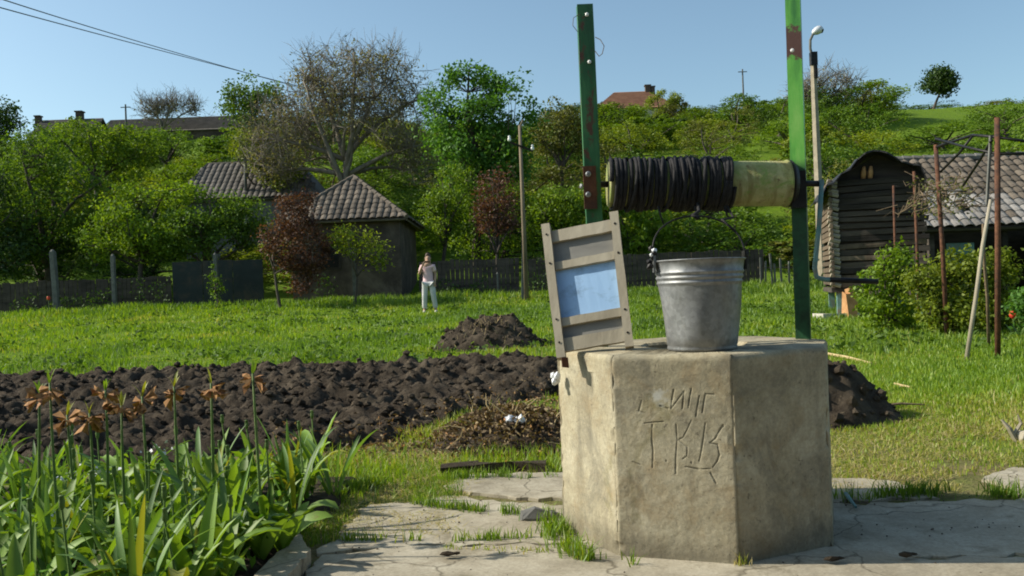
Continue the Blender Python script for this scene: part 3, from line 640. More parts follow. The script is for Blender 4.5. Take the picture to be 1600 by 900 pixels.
def limbs(base, fork, targets, r, seed, nl=7, sides=6, sub=True, wob=.25, tw=.012):
    """tapered trunk from base to fork, main limbs to spread targets, thinner branches to the rest"""
    rs = random.Random(seed); m = MB(); base = Vector(base); fork = Vector(fork); T = [Vector(t) for t in targets]
    mid = (base + fork) / 2 + Vector((rs.uniform(-1, 1), rs.uniform(-1, 1), 0)) * wob * .5
    tp = bez(base, mid, fork, 7); m.tube([base - Vector((0, 0, .3))] + tp, [r * 1.5, r * 1.25] + [r * (1 - .07 * i) for i in range(1, 7)], sides + 2)
    ends = [T[rs.randrange(len(T))]]
    while len(ends) < min(nl, len(T)):
        c = max(rs.sample(T, min(14, len(T))), key=lambda t: min((t - e).length for e in ends)); ends.append(c)
    limb = []
    for e in ends:
        s = tp[rs.choice((4, 5, 6, 6))]; d = (e - s).length
        c = s + (e - s) * .45 + Vector((rs.uniform(-.18, .18) * d, rs.uniform(-.18, .18) * d, .16 * d)); p = bez(s, c, e, 8)
        p = [q + Vector((rs.uniform(-1, 1), rs.uniform(-1, 1), rs.uniform(-1, 1))) * d * .012 for q in p]
        p[0] = s; rr = [r * .52 * (1 - .85 * i / 7) + tw for i in range(8)]; m.tube(p, rr, sides); limb.append(p)
    if sub:
        allp = [(q, i) for p in limb for i, q in enumerate(p) if i > 1]
        for t in T:
            s, i = min(rs.sample(allp, min(40, len(allp))), key=lambda a: (a[0] - t).length + (.4 if a[0].z > t.z else 0)); d = (t - s).length
            if d < .1: continue
            c = s + (t - s) * .5 + Vector((0, 0, .12 * d)); m.tube(bez(s, c, t, 4), [max(r * .16 * (1 - i / 9), tw), max(r * .11, tw * .8), tw * .7, tw * .4], 4, False)
    return m
LM = {
 'bright': leafmat('leaf_bright', [(0, (.050, .100, .006)), (.5, (.125, .215, .010)), (1, (.22, .32, .022))], .42, per_obj=.22),
 'mid': leafmat('leaf_mid', [(0, (.034, .075, .007)), (.5, (.090, .170, .014)), (1, (.165, .26, .026))], .40, per_obj=.22),
 'dark': leafmat('leaf_dark', [(0, (.014, .038, .008)), (.5, (.038, .082, .014)), (1, (.085, .145, .024))], .32, per_obj=.22),
 'olive': leafmat('leaf_olive', [(0, (.060, .066, .015)), (.5, (.135, .150, .030)), (1, (.22, .23, .06))], .35, per_obj=.25),
 'yellow': leafmat('leaf_yellow', [(0, (.085, .125, .008)), (.5, (.175, .235, .012)), (1, (.28, .34, .03))], .42, per_obj=.2),
 'fresh': leafmat('leaf_fresh', [(0, (.030, .090, .010)), (.5, (.075, .185, .020)), (1, (.15, .30, .045))], .42),
 'red': leafmat('leaf_red', [(0, (.045, .018, .014)), (.5, (.105, .045, .032)), (1, (.18, .095, .06))], .35),
 'bud': leafmat('leaf_bud', [(0, (.11, .095, .045)), (.5, (.185, .17, .075)), (1, (.24, .255, .09))], .35),
 'brown': leafmat('leaf_litter', [(0, (.05, .03, .018)), (.35, (.15, .095, .05)), (.7, (.30, .22, .11)), (1, (.40, .17, .05))], .2),
}
def bush_mesh(seed, n, leafn, size, spread, lob):
    rg = np.random.default_rng(seed); lobes = []
    for i in range(lob):
        an = rg.uniform(0, 6.28); rr = rg.uniform(.0, .55); s = rg.uniform(.38, .62)
        lobes.append(((math.cos(an) * rr, math.sin(an) * rr, rg.uniform(.42, 1.0)), (s, s, s * rg.uniform(.8, 1.15))))
    lobes.append(((0, 0, .45), (.9, .9, .45)))
    C, V, F, v = foliage(lobes, n, leafn, size, spread, seed, .5, .38, 3.0)
    V[:, 2] = np.maximum(V[:, 2], .01)
    me = mesh_np('foliage', V, F, LM['mid'], v)
    m = limbs((0, 0, 0), (0, 0, .3), [tuple(c) for c in C[::6]], .05, seed, 7, 4, True, .1, .006)
    st = mesh_np('stems', m.V, m.F, M['bark']); return me, st
BUSH = [bush_mesh(100 + i, (150, 190, 130, 170, 210, 150, 120)[i], (30, 24, 34, 26, 22, 30, 40)[i], (.055, .065, .05, .07, .05, .06, .075)[i], (.15, .19, .13, .21, .14, .17, .12)[i], (5, 8, 4, 7, 9, 6, 5)[i]) for i in range(7)]
BUSH_THIN = [bush_mesh(120 + i, 120, 14, .05, .20, 6) for i in range(3)]
def bush(name, p, w_, h_, key, label, group=None, thin=False, which=None, cat='bush'):
    me, st = random.choice(BUSH_THIN if thin else BUSH) if which is None else (BUSH_THIN if thin else BUSH)[which]
    e = empty(name, p, label, cat, group, rz=random.uniform(0, 6.28)); e.scale = (w_ / 2, w_ / 2, h_ / 1.35)
    for nm, d, mt in (('foliage', me, LM[key]), ('stems', st, None)):
        o = bpy.data.objects.new(nm, d); COL.objects.link(o); o.parent = e
        if mt is not None: o.material_slots[0].link = 'OBJECT'; o.material_slots[0].material = mt
    return e
def lob(px, py, Y, rx, rz_, ry=None):
    """a crown lobe seen at a pixel, radii given in pixels at that depth"""
    k = Y / FPX; c = P(px, py, Y); return ((c.x, c.y, c.z), (rx * k, (ry or rx) * k, rz_ * k))
def tree(name, bx, Y, lobes, key, label, nclump, nleaf, size, spread, r, forkpx, seed, cat='tree', group=None, bark='bark', shell=.6, gap=0, gs=1.0, nl=8, dy=(0,), every=1, twig=.012):
    b = P(bx, 450, Y); base = Vector((b.x, b.y, hz(b.x, b.y))); fk = P(forkpx[0], forkpx[1], Y); fk.z = max(fk.z, base.z + .4)
    LL = []
    for i, l in enumerate(lobes): LL.append(((l[0][0], l[0][1] + dy[i % len(dy)], l[0][2]), l[1]))
    C, V, F, v = foliage(LL, nclump, nleaf, size, spread, seed, shell, gap, gs)
    e = empty(name, base, label, cat, group)
    limbs(base, fk, [tuple(c) for c in C[::every]], r, seed, nl, 6, True, .3, twig).build('trunk', M[bark], e, smooth=True)
    g = hz(base.x, base.y)
    V[:, 2] = np.maximum(V[:, 2], g + .05)
    put('crown', V, F, LM[key], e, v=v); return e, C
def twigs(C, n, ln, r, seed, parent, mat, up=.5, name='twigs'):
    rs = random.Random(seed); m = MB()
    for c in C:
        c = Vector(c)
        for _ in range(n):
            d = Vector((rs.gauss(0, 1), rs.gauss(0, 1), rs.gauss(up, .8))).normalized(); L_ = ln * rs.uniform(.5, 1.3)
            e = c + d * L_; k = c + d * L_ * .5 + Vector((rs.gauss(0, 1), rs.gauss(0, 1), rs.gauss(0, 1))) * L_ * .08; m.tube([c, k, e], [r, r * .7, r * .3], 3, False)
            for t in (.35, .6, .8):
                d2 = (d + Vector((rs.gauss(0, .8), rs.gauss(0, .8), rs.gauss(.1, .8)))).normalized(); s = c + (e - c) * t; m.tube([s, s + d2 * L_ * .45], [r * .5, r * .2], 3, False)
    return m.build(name, mat, parent)

# ------------------------------------------------------------------ the trees one can tell apart
# big budding, still nearly bare tree behind the small house
walnut, C = tree('budding_tree', 545, 42, [lob(545, 150, 42, 80, 72), lob(465, 200, 42, 75, 62), lob(615, 180, 42, 62, 80), lob(490, 130, 42, 58, 52), lob(590, 115, 42, 48, 42), lob(430, 250, 42, 55, 45), lob(645, 240, 42, 45, 55)], 'bud',
                'tall grey budding tree, nearly bare, rising behind the small hip-roofed house', 400, 24, .14, 1.0, .23, (540, 250), 11, bark='bark_grey', shell=.25, nl=14, dy=(0, .8, -.6, 1, -1), twig=.022)
twigs(C, 4, 1.25, .017, 3, walnut, M['bark_grey'], .7)
# fresh green tree with gaps
tree('leafy_tree', 745, 38, [lob(735, 135, 38, 42, 38), lob(690, 165, 38, 36, 40), lob(790, 155, 38, 36, 34), lob(745, 195, 38, 58, 45), lob(815, 175, 38, 24, 26), lob(700, 230, 38, 42, 40), lob(785, 225, 38, 45, 45), lob(735, 270, 38, 50, 36), lob(790, 270, 38, 34, 34)], 'fresh',
     'tall fresh green leafy tree with sky showing through its crown, beside the grey budding tree', 240, 62, .17, .62, .22, (748, 250), 12, shell=.5, gap=.33, gs=1.1, dy=(0, .6, -.6))
tree('leafy_tree', 690, 36, [lob(705, 300, 36, 32, 45), lob(690, 340, 36, 30, 40)], 'bright', 'low bright green tree below the tall leafy tree by the utility pole', 60, 60, .13, .5, .10, (700, 360), 13, gap=.2)
tree('leafy_tree', 395, 50, [lob(395, 150, 50, 42, 30), lob(372, 165, 50, 26, 22), lob(425, 170, 50, 30, 30), lob(400, 215, 50, 40, 40)], 'mid', 'small round green tree on the skyline left of the grey budding tree', 90, 60, .19, .7, .16, (400, 230), 14, gap=.2)
# dark big tree on the left and its neighbours
tree('leafy_tree', 75, 36, [lob(70, 250, 36, 62, 52), lob(20, 300, 36, 50, 70), lob(120, 300, 36, 58, 62), lob(60, 360, 36, 75, 55), lob(130, 370, 36, 55, 45)], 'mid', 'broad dark green tree standing behind the fence with a concrete post before it', 200, 70, .15, .62, .20, (75, 400), 15, gap=.22, dy=(0, .8, -.5))
tree('leafy_tree', -40, 34, [lob(-30, 330, 34, 60, 80), lob(15, 400, 34, 40, 35)], 'dark', 'very dark tree beside the broad dark green tree at the fence end', 90, 70, .15, .6, .16, (-40, 400), 16, gap=.15)
tree('leafy_tree', 215, 34, [lob(215, 335, 34, 52, 45), lob(265, 320, 34, 42, 36), lob(180, 375, 34, 40, 36), lob(245, 370, 34, 55, 34)], 'bright', 'low bright green fruit tree with dark trunk in front of the dull tiled house', 150, 70, .13, .52, .13, (220, 400), 17, gap=.24, dy=(0, .5, -.5))
tree('leafy_tree', 325, 34, [lob(330, 330, 34, 48, 34), lob(372, 345, 34, 36, 34), lob(300, 365, 34, 45, 34), lob(350, 380, 34, 45, 26)], 'mid', 'spreading mid green fruit tree over the dark teal sheet fence', 140, 70, .13, .5, .13, (320, 410), 18, gap=.24, dy=(0, .5, -.5))
tree('leafy_tree', 150, 46, [lob(150, 225, 46, 45, 34), lob(200, 235, 46, 50, 36), lob(110, 215, 46, 36, 28)], 'bright', 'bright yellow green tree below the ridge houses, left of the dull tiled house', 110, 62, .17, .65, .15, (150, 280), 19, gap=.22)
tree('leafy_tree', 425, 44, [lob(405, 230, 44, 45, 40), lob(440, 280, 44, 38, 40)], 'yellow', 'yellow green tree between the dull tiled house and the grey budding tree', 80, 55, .16, .6, .14, (425, 290), 20, gap=.25)
# copper-leaved plum by the small house
plum, C = tree('plum_tree', 437, 28.6, [lob(465, 335, 28.6, 36, 36), lob(445, 380, 28.6, 36, 38), lob(480, 385, 28.6, 34, 45), lob(465, 430, 28.6, 34, 30)], 'red', 'copper red plum tree with thin dark trunk at the corner of the small hip-roofed house', 150, 46, .10, .36, .055, (428, 400), 21, gap=.3, gs=1.6)
tree('young_tree', 553, 29, [lob(560, 380, 29, 36, 26), lob(530, 370, 29, 20, 18), lob(590, 400, 29, 22, 18)], 'yellow', 'young yellow green tree in front of the small house wall', 60, 24, .11, .36, .04, (556, 410), 22, gap=.2)
tree('young_tree', 336, 29.4, [lob(337, 445, 29.4, 12, 22), lob(333, 425, 29.4, 8, 14)], 'mid', 'thin leafy sapling beside the dark teal sheet fence', 26, 16, .09, .16, .02, (336, 455), 23)
rb, C = tree('plum_tree', 775, 33, [lob(770, 300, 33, 30, 38), lob(790, 330, 33, 26, 34), lob(755, 340, 33, 22, 30)], 'red', 'reddish brown shrubby tree between the leafy tree and the utility pole', 90, 34, .11, .42, .06, (775, 370), 24, gap=.3, gs=1.6)
# skyline trees
tree('hill_tree', 1469, 97, [lob(1466, 122, 97, 20, 13), lob(1474, 132, 97, 17, 13), lob(1456, 132, 97, 12, 10)], 'dark', 'single round dark tree standing alone on the hill crest', 70, 60, .32, 1.0, .16, (1470, 143), 25)
e, C = tree('bare_tree', 255, 88, [lob(240, 175, 88, 24, 18), lob(268, 170, 88, 26, 18), lob(300, 172, 88, 12, 14)], 'bud', 'bare grey shrubby tree on the skyline above the long ridge roof', 80, 5, .22, 1.0, .12, (258, 195), 26, bark='bark_grey', shell=.3, twig=.03)
twigs(C, 5, 1.5, .03, 5, e, M['bark_grey'], 1.0)
tree('hill_tree', 8, 80, [lob(5, 180, 80, 24, 22), lob(-10, 200, 80, 25, 25)], 'dark', 'dark tree at the end of the ridge beside the gabled roof', 60, 50, .28, .9, .15, (5, 215), 27)
e, C = tree('bare_tree', 1290, 80, [lob(1290, 130, 80, 28, 26), lob(1320, 140, 80, 22, 20), lob(1262, 145, 80, 20, 20)], 'bud', 'thin half-bare tree on the hill crest behind the street lamp', 90, 10, .22, 1.0, .12, (1292, 165), 28, bark='bark_grey', shell=.3, twig=.03)
twigs(C, 4, 1.5, .028, 6, e, M['bark_grey'], .8)
e, C = tree('olive_tree', 880, 52, [lob(878, 185, 52, 32, 32), lob(860, 215, 52, 30, 30), lob(905, 210, 52, 26, 28)], 'olive', 'olive brown budding tree right of the tall leafy tree', 120, 40, .17, .65, .14, (880, 250), 29, gap=.2)
tree('leafy_tree', 880, 36, [lob(870, 320, 36, 40, 36), lob(900, 345, 36, 36, 34), lob(845, 350, 36, 28, 30)], 'bright', 'bright green bushy tree behind the left green well post', 110, 60, .13, .5, .10, (880, 380), 30, gap=.22)

# ------------------------------------------------------------------ scrub on the hillside
LBL = {'bright': 'bright green bush in the scrub covering the hillside', 'mid': 'mid green bush in the scrub covering the hillside', 'dark': 'dark green bush in the scrub covering the hillside',
       'olive': 'brownish olive bush in the scrub covering the hillside', 'yellow': 'yellow green bush in the scrub covering the hillside'}
LBLC = {'bright': 'bright green', 'mid': 'mid green', 'dark': 'dark green', 'olive': 'brownish olive', 'yellow': 'yellow green'}
def visible_px(p):
    d = Vector(p) - Vector((0, 0, CAMH)); z = d.dot(_f); return 800 + FPX * d.dot(_r) / z, 450 - FPX * d.dot(_u) / z
for q_, (px_, w2, h2, kk) in enumerate(((948, 4.5, 3.4, 'olive'), (985, 5.0, 2.3, 'mid'), (1040, 5.5, 3.1, 'yellow'), (1062, 4.0, 3.6, 'olive'))):
    p_ = P(px_, 300, 94.5); bush('crest_bush', Vector((p_.x, 94.5, hz(p_.x, 94.5))), w2, h2, kk, ('tall brownish olive bush at the plain end', 'low mid green bush before the middle', 'yellow green bush before the chimney end', 'tall brownish olive bush past the chimney end')[q_] + ' of the red-roofed house', 'scrub bushes covering the hillside')
y = 37.0; row = 0
while y < 108:
    step = 3.6 + y * .032; half = y * .66
    x = -half + (row % 2) * step * .5
    while x < half:
        bx_ = x + random.uniform(-.3, .3) * step; by_ = y + random.uniform(-.35, .35) * step; p = Vector((bx_, by_, hz(bx_, by_))); px, py = visible_px(p)
        x += step
        if not -60 < px < 1660: continue
        ok = True
        if px > 1370 + 4 * max(0, 70 - y) and 54 < y < 100 and random.random() < .86: ok = False             # open meadow
        if 255 < px < 450 and 37 < y < 46: ok = False                                                    # dull tiled house
        if 430 < px < 690 and y < 40: ok = False
        if 930 < px < 1060 and 93 < y < 112: ok = False                                                  # red-roofed house
        if px < 400 and 79 < y < 96: ok = False                                                          # ridge roofs
        if px > 1400 and y < 40: ok = False
        if not ok: continue
        if px < 450: key = random.choices(['bright', 'mid', 'dark', 'yellow', 'olive'], [3, 4, 2, 2, 1])[0]
        elif px < 1230: key = random.choices(['bright', 'mid', 'dark', 'yellow', 'olive'], [2, 4, 2, 1.4, 3.2])[0]
        else: key = random.choices(['bright', 'mid', 'dark', 'yellow', 'olive'], [2.6, 3, 1.2, 2.2, 1.8])[0]
        sz = step * random.uniform(.95, 1.5); hh_ = random.uniform(1.6, 3.4) * (1.05 if y < 80 else .8)
        if random.random() < .1: hh_ *= 1.5
        if y > 96: hh_ = random.uniform(.8, 2.2)
        if 1060 < px and y > 88: hh_ *= .75
        zone = ('on the slope below the long ridge barn' if px < 450 else 'on the slope behind the tall leafy tree' if px < 830 else 'on the slope below the red-roofed house' if px < 1100 else 'on the slope behind the street lamp' if px < 1330 else 'on the slope above the tiled barn') if y < 90 else ('on the crest near the long ridge barn' if px < 450 else 'on the crest by the red-roofed house' if px < 1150 else 'on the crest by the lone round tree')
        big = 'tall ' if hh_ > 3.3 else 'low ' if hh_ < 1.9 else ''
        bush('hill_bush', p, sz, hh_, key, big + LBLC[key] + ' bush ' + zone, 'scrub bushes covering the hillside', thin=(key == 'olive' and random.random() < .6))
    y += step * .8; row += 1
# ------------------------------------------------------------------ buildings
def tile_mesh(w_, l_, mat):
    n = 5; V = []
    for k in range(2):
        for j in (0, 1):
            for i in range(n):
                u = i / (n - 1); x = (u - .5) * w_ * 1.04; arch = math.sin(u * math.pi) * w_ * .22 + (.02 if j == 0 else 0)
                V.append((x, j * l_ * 1.12, arch + (.018 if k else 0)))
    F = []
    for i in range(n - 1):
        a = i; b = i + 1
        F += [(10 + a, 10 + b, 15 + b, 15 + a), (a, 5 + a, 5 + b, b), (a, b, 10 + b, 10 + a)]
    F += [(0, 10, 15, 5), (4, 9, 19, 14)]
    return mesh_np('roof_tile', V, F, mat)
def tile_roof(parent, o, u, v, W, Lr, inside, me_pick, tw, tl, limit=300, lift=.03):
    """tiles as objects on the plane o + a*u + b*v; me_pick(a,b) -> (mesh); past the limit the rest is joined"""
    u = Vector(u).normalized(); v = Vector(v).normalized(); n = u.cross(v); R = Matrix((u, v, n)).transposed(); org = ORG[parent.name]
    cnt = 0; rest = MB(); rmat = None
    for j in range(int(Lr / tl)):
        for i in range(int(W / tw)):
            a = (i + .5) * tw; b = j * tl
            if not inside(a, b + tl * .5): continue
            if random.random() < .012: continue
            me = me_pick(a, b); p = Vector(o) + u * (a + random.uniform(-.012, .012)) + v * (b + random.uniform(-.02, .02)) + n * (lift + random.uniform(0, .012))
            if cnt < limit:
                t = bpy.data.objects.new('roof_tile', me); COL.objects.link(t); t.parent = parent
                t.matrix_local = Matrix.Translation(p - org) @ (R @ rotz(random.gauss(0, .02))).to_4x4(); cnt += 1
            else:
                rest.add([p + R @ Vector(q.co) for q in me.vertices], [tuple(f.vertices) for f in me.polygons]); rmat = me.materials[0]
    if rest.n: tag(rest.build('tile_course', rmat, parent), kind='stuff')
def prism(mb, pts, th):
    """polygon (list of Vectors) thickened along its normal"""
    n = len(pts); nrm = (pts[1] - pts[0]).cross(pts[2] - pts[0]).normalized(); V = list(pts) + [p - nrm * th for p in pts]
    mb.add(V, [tuple(range(n)), tuple(range(2 * n - 1, n - 1, -1))] + [(i, i + n, (i + 1) % n + n, (i + 1) % n) for i in range(n)])
# small hip-roofed house
Y0 = 31.0
c = P(628, 450, Y0); x1 = c.x; x0 = P(458, 450, Y0).x; yb = Y0 + 5.2; zg = hz((x0 + x1) / 2, Y0)
zE = P(628, 341, Y0).z; zA = P(545, 280, Y0 + 2.2).z; xm = (x0 + x1) / 2
house = empty('small_house', (xm, Y0 + 2.6, zg), 'small brown house with hipped tile roof behind the copper red tree', 'house')
mb = MB(); mb.box((xm, (Y0 + yb) / 2, (zg + zE) / 2 - .2), (x1 - x0, yb - Y0, zE - zg + .4)); mb.build('wall', M['wall_brown'], house)
ov = .38; e0, e1, f0, f1 = x0 - ov, x1 + ov * .8, Y0 - ov, yb + ov; zr = zE - .05
a1, a2 = Vector((xm, Y0 + 2.0, zA)), Vector((xm, yb - 2.0, zA)); k1, k2, k3, k4 = [Vector(q) for q in ((e0, f0, zr), (e1, f0, zr), (e1, f1, zr), (e0, f1, zr))]
mb = MB(); prism(mb, [k1, k2, a1], .06); prism(mb, [k2, k3, a2, a1], .06); prism(mb, [k3, k4, a2], .06); prism(mb, [k4, k1, a1, a2], .06); roof = mb.build('roof', M['tile_brown'], house)
TB = tile_mesh(.25, .33, M['tile_brown']); TG = tile_mesh(.25, .33, M['tile_grey'])
W = (k2 - k1).length; vf = a1 - (k1 + k2) / 2; Lf = vf.length
tile_roof(roof, k1, k2 - k1, vf, W, Lf, lambda a, b: abs(a - W / 2) < (1 - b / Lf) * W / 2, lambda a, b: TB, .25, .33)
ue = (k3 - k2).normalized(); ms = k2 + ue * (a1 - k2).dot(ue); vsd = a1 - ms; Ls = vsd.length; W2 = (k3 - k2).length; d1 = (a1 - k2).dot(ue); d2 = (a2 - k2).dot(ue)
tile_roof(roof, k2, ue, vsd, W2, Ls, lambda a, b: a > d1 * b / Ls and a < W2 - (W2 - d2) * b / Ls, lambda a, b: TB, .25, .33, 150)
mb = MB()
for s, e in ((k2, a1), (k1, a1), (a1, a2), (k3, a2)):
    n_ = int((e - s).length / .33)
    for i in range(n_):
        p = s + (e - s) * (i / n_); q = s + (e - s) * ((i + 1.1) / n_); mb.tube([p + Vector((0, 0, .07)), q + Vector((0, 0, .055))], [.10, .085], 6)
mb.build('ridge_tile', M['tile_brown'], roof)
mb = MB(); mb.box((xm - .6, Y0 - .015, zg + 1.55), (.8, .05, .9)); wd = mb.build('window', M['wood_dark'], house); mb = MB(); mb.box((xm - .6, Y0 - .045, zg + 1.55), (.62, .02, .74)); mb.build('pane', M['black_iron'], wd)
# dull tiled house further back
Y1 = 43.0
a1 = P(325, 257, Y1 + 2.5); a2 = P(470, 252, Y1 + 2.5); zE = P(350, 312, Y1).z; xl = P(272, 310, Y1).x; xr = P(500, 310, Y1).x; zg = hz((xl + xr) / 2, Y1)
a1.z = a2.z = max(a1.z, a2.z) - .05
h2 = empty('tiled_house', ((xl + xr) / 2, Y1 + 2.5, zg), 'low house with a dull grey brown tiled roof half hidden by green fruit trees', 'house')
mb = MB(); mb.box(((xl + xr) / 2, Y1 + 2.6, (zg + zE) / 2 - .3), (xr - xl - .8, 4.6, zE - zg + .6)); mb.build('wall', M['wall_grey'], h2)
k1, k2, k3, k4 = [Vector(q) for q in ((xl, Y1, zE), (xr, Y1, zE), (xr, Y1 + 5.2, zE), (xl, Y1 + 5.2, zE))]
mb = MB(); prism(mb, [k1, k2, a2, a1], .08); prism(mb, [k2, k3, a2], .08); prism(mb, [k3, k4, a1, a2], .08); prism(mb, [k4, k1, a1], .08); r2 = mb.build('roof', M['tile_dull'], h2)
TD = tile_mesh(.30, .36, M['tile_dull'])
uf = (k2 - k1).normalized(); W = (k2 - k1).length; q1 = (a1 - k1).dot(uf); q2 = (a2 - k1).dot(uf); vf = a1 - (k1 + uf * q1); Lf = vf.length
tile_roof(r2, k1, uf, vf, W, Lf, lambda a, b: a > q1 * b / Lf and a < W - (W - q2) * b / Lf, lambda a, b: TD, .30, .36, 0)
ul = (k1 - k4).normalized(); W2 = (k1 - k4).length; q3 = (a1 - k4).dot(ul); vl = a1 - (k4 + ul * q3); Ll = vl.length
tile_roof(r2, k4, ul, vl, W2, Ll, lambda a, b: a > q3 * b / Ll and a < W2 - (W2 - q3) * b / Ll, lambda a, b: TD, .30, .36, 0)
mb = MB(); mb.tube([k1 + Vector((0, 0, .05)), a1 + Vector((0, 0, .06)), a2 + Vector((0, 0, .06))], .09, 6); mb.build('ridge_tile', M['tile_dull'], r2)
for px, yt, yb_ in ((384, 243, 300), (425, 262, 300)):
    mb = MB(); a = P(px, yb_, Y1 + .4); b = P(px - 1, yt, Y1 + .4); mb.tube([a - Vector((0, 0, .3)), b], .085, 8); mb.build('flue_pipe', M['post_concrete'], r2, smooth=True)
# ridge buildings on the skyline, left
def gable(name, pxl, pxr, pyr, pye, Y_, depth, roofm, wallm, label, hips=0.0, chim=(), cat='house'):
    yl = P(pxl, pye, Y_); yr_ = P(pxr, pye, Y_); rl = P(pxl, pyr, Y_ + depth / 2); rr_ = P(pxr, pyr, Y_ + depth / 2)
    z_e = (yl.z + yr_.z) / 2; z_r = (rl.z + rr_.z) / 2; xa, xb = yl.x, yr_.x; zg_ = min(hz(xa, Y_), hz(xb, Y_))
    e = empty(name, ((xa + xb) / 2, Y_ + depth / 2, zg_), label, cat)
    mb = MB(); mb.box(((xa + xb) / 2, Y_ + depth / 2, (zg_ + z_e) / 2 - .3), (xb - xa - .5, depth - .5, z_e - zg_ + .6)); mb.build('wall', wallm, e)
    hx = (xb - xa) * hips
    k = [Vector(q) for q in ((xa, Y_, z_e), (xb, Y_, z_e), (xb, Y_ + depth, z_e), (xa, Y_ + depth, z_e))]; p1, p2 = Vector((xa + hx, Y_ + depth / 2, z_r)), Vector((xb - hx, Y_ + depth / 2, z_r))
    mb = MB(); prism(mb, [k[0], k[1], p2, p1], .12); prism(mb, [k[2], k[3], p1, p2], .12)
    if hips: prism(mb, [k[1], k[2], p2], .12); prism(mb, [k[3], k[0], p1], .12)
    else: mb.add([k[1] - Vector((.3, 0, 0)), k[2] - Vector((.3, 0, 0)), p2 - Vector((.3, 0, .05))], [(0, 1, 2)]); mb.add([k[0] + Vector((.3, 0, 0)), k[3] + Vector((.3, 0, 0)), p1 + Vector((.3, 0, -.05))], [(0, 1, 2)])
    # raised tile courses
    nrm = (k[1] - k[0]).cross(p1 - k[0]).normalized()
    for j in range(1, 12):
        t = j / 12; s = k[0] + (p1 - k[0]) * t; f_ = k[1] + (p2 - k[1]) * t; mb.bar(s + nrm * .03, f_ + nrm * .03, .05, .07)
    rf = mb.build('roof', roofm, e)
    for cx_, w_, h_ in chim:
        mb = MB(); x = P(cx_, pyr, Y_ + depth / 2).x; mb.box((x, Y_ + depth / 2, z_r + h_ / 2 - .3), (w_, w_, h_ + .6)); mb.box((x, Y_ + depth / 2, z_r + h_), (w_ * 1.3, w_ * 1.3, .12)); mb.build('chimney', M['wall_brown'], rf)
    return e
gable('ridge_house', 40, 140, 187, 216, 84, 6, M['tile_dull'], M['wall_brown'], 'brown gabled house with small chimney at the left end of the ridge', .0, ((125, .6, .7), (60, .5, .4)))
gable('long_barn', 150, 385, 184, 204, 90, 7, M['tile_dull'], M['wall_brown'], 'long low barn roof along the ridge below the bare grey tree', 0, ())
gable('red_roofed_house', 928, 1062, 143, 168, 98, 9, M['tile_red'], M['plaster_pale'], 'house with orange red roof and twin chimney on the hill crest', .30, ((1012, .6, .65), (1020, .45, .5)))
# ------------------------------------------------------------------ open barn on the right
Yb = 22.0; xl = P(1442, 355, Yb).x; xr = xl + 6.6; zE = P(1500, 357, Yb).z; Yr = Yb + 3.0; zR = P(1500, 250, Yr).z; zg = hz((xl + xr) / 2, Yb)
barn = empty('open_barn', ((xl + xr) / 2, Yb + 3, zg), 'open-fronted barn with a long roof of loose brown and grey tiles behind the pergola', 'barn')
k1, k2, p1, p2 = Vector((xl, Yb, zE)), Vector((xr, Yb, zE)), Vector((xl, Yr, zR)), Vector((xr, Yr, zR)); k3, k4 = Vector((xr, Yb + 6, zE)), Vector((xl, Yb + 6, zE))
mb = MB(); prism(mb, [k1, k2, p2, p1], .07); prism(mb, [k3, k4, p1, p2], .07); rb_ = mb.build('roof', M['wood_dark'], barn)
TBb = tile_mesh(.262, .31, M['tile_brown']); TGb = tile_mesh(.262, .31, M['tile_grey'])
Lb = (p1 - k1).length
tile_roof(rb_, k1, k2 - k1, p1 - k1, (k2 - k1).length, Lb + .1, lambda a, b: True, lambda a, b: TGb if b < 1.35 + .25 * math.sin(a * 1.3) and random.random() < .93 else TBb, .262, .31)
mb = MB()
for i in range(22):
    a = p1 + (p2 - p1) * (i / 22); b = p1 + (p2 - p1) * ((i + 1.08) / 22); mb.tube([a + Vector((0, 0, .08)), b + Vector((0, 0, .065))], [.11, .095], 6)
mb.build('ridge_tile', M['tile_grey'], rb_)
mb = MB(); mb.box(((xl + xr) / 2, Yb + 5.6, (zg + zE) / 2), (xr - xl - .4, .2, zE - zg + .5)); mb.box((xl + .35, Yb + 3, (zg + zE) / 2), (.18, 5, zE - zg + .4)); mb.box((xr - .3, Yb + 3, (zg + zE) / 2), (.18, 5, zE - zg + .4)); mb.build('wall', M['wood_dark'], barn)
for i in range(4):
    mb = MB(); x = xl + .35 + i * 1.9; mb.bar((x, Yb + .35, zg - .3), (x, Yb + .35, zE + .2), .14, .14, jit=.01); mb.build('post', M['wood_dark'], barn)
mb = MB(); mb.bar((xl, Yb + .2, zE - .02), (xr, Yb + .2, zE - .02), .12, .14); mb.build('eave_beam', M['wood_dark'], barn)
mb = MB(); dp = P(1500, 430, Yb + .6); mb.box((dp.x, Yb + .55, zg + .75), (.72, .05, 1.6)); dr = mb.build('door', M['teal_paint'], barn); mb = MB(); mb.box((dp.x, Yb + .50, zg + 1.0), (.72, .05, .10)); mb.box((dp.x, Yb + .50, zg + .35), (.72, .05, .10)); mb.build('batten', M['teal_paint'], dr)
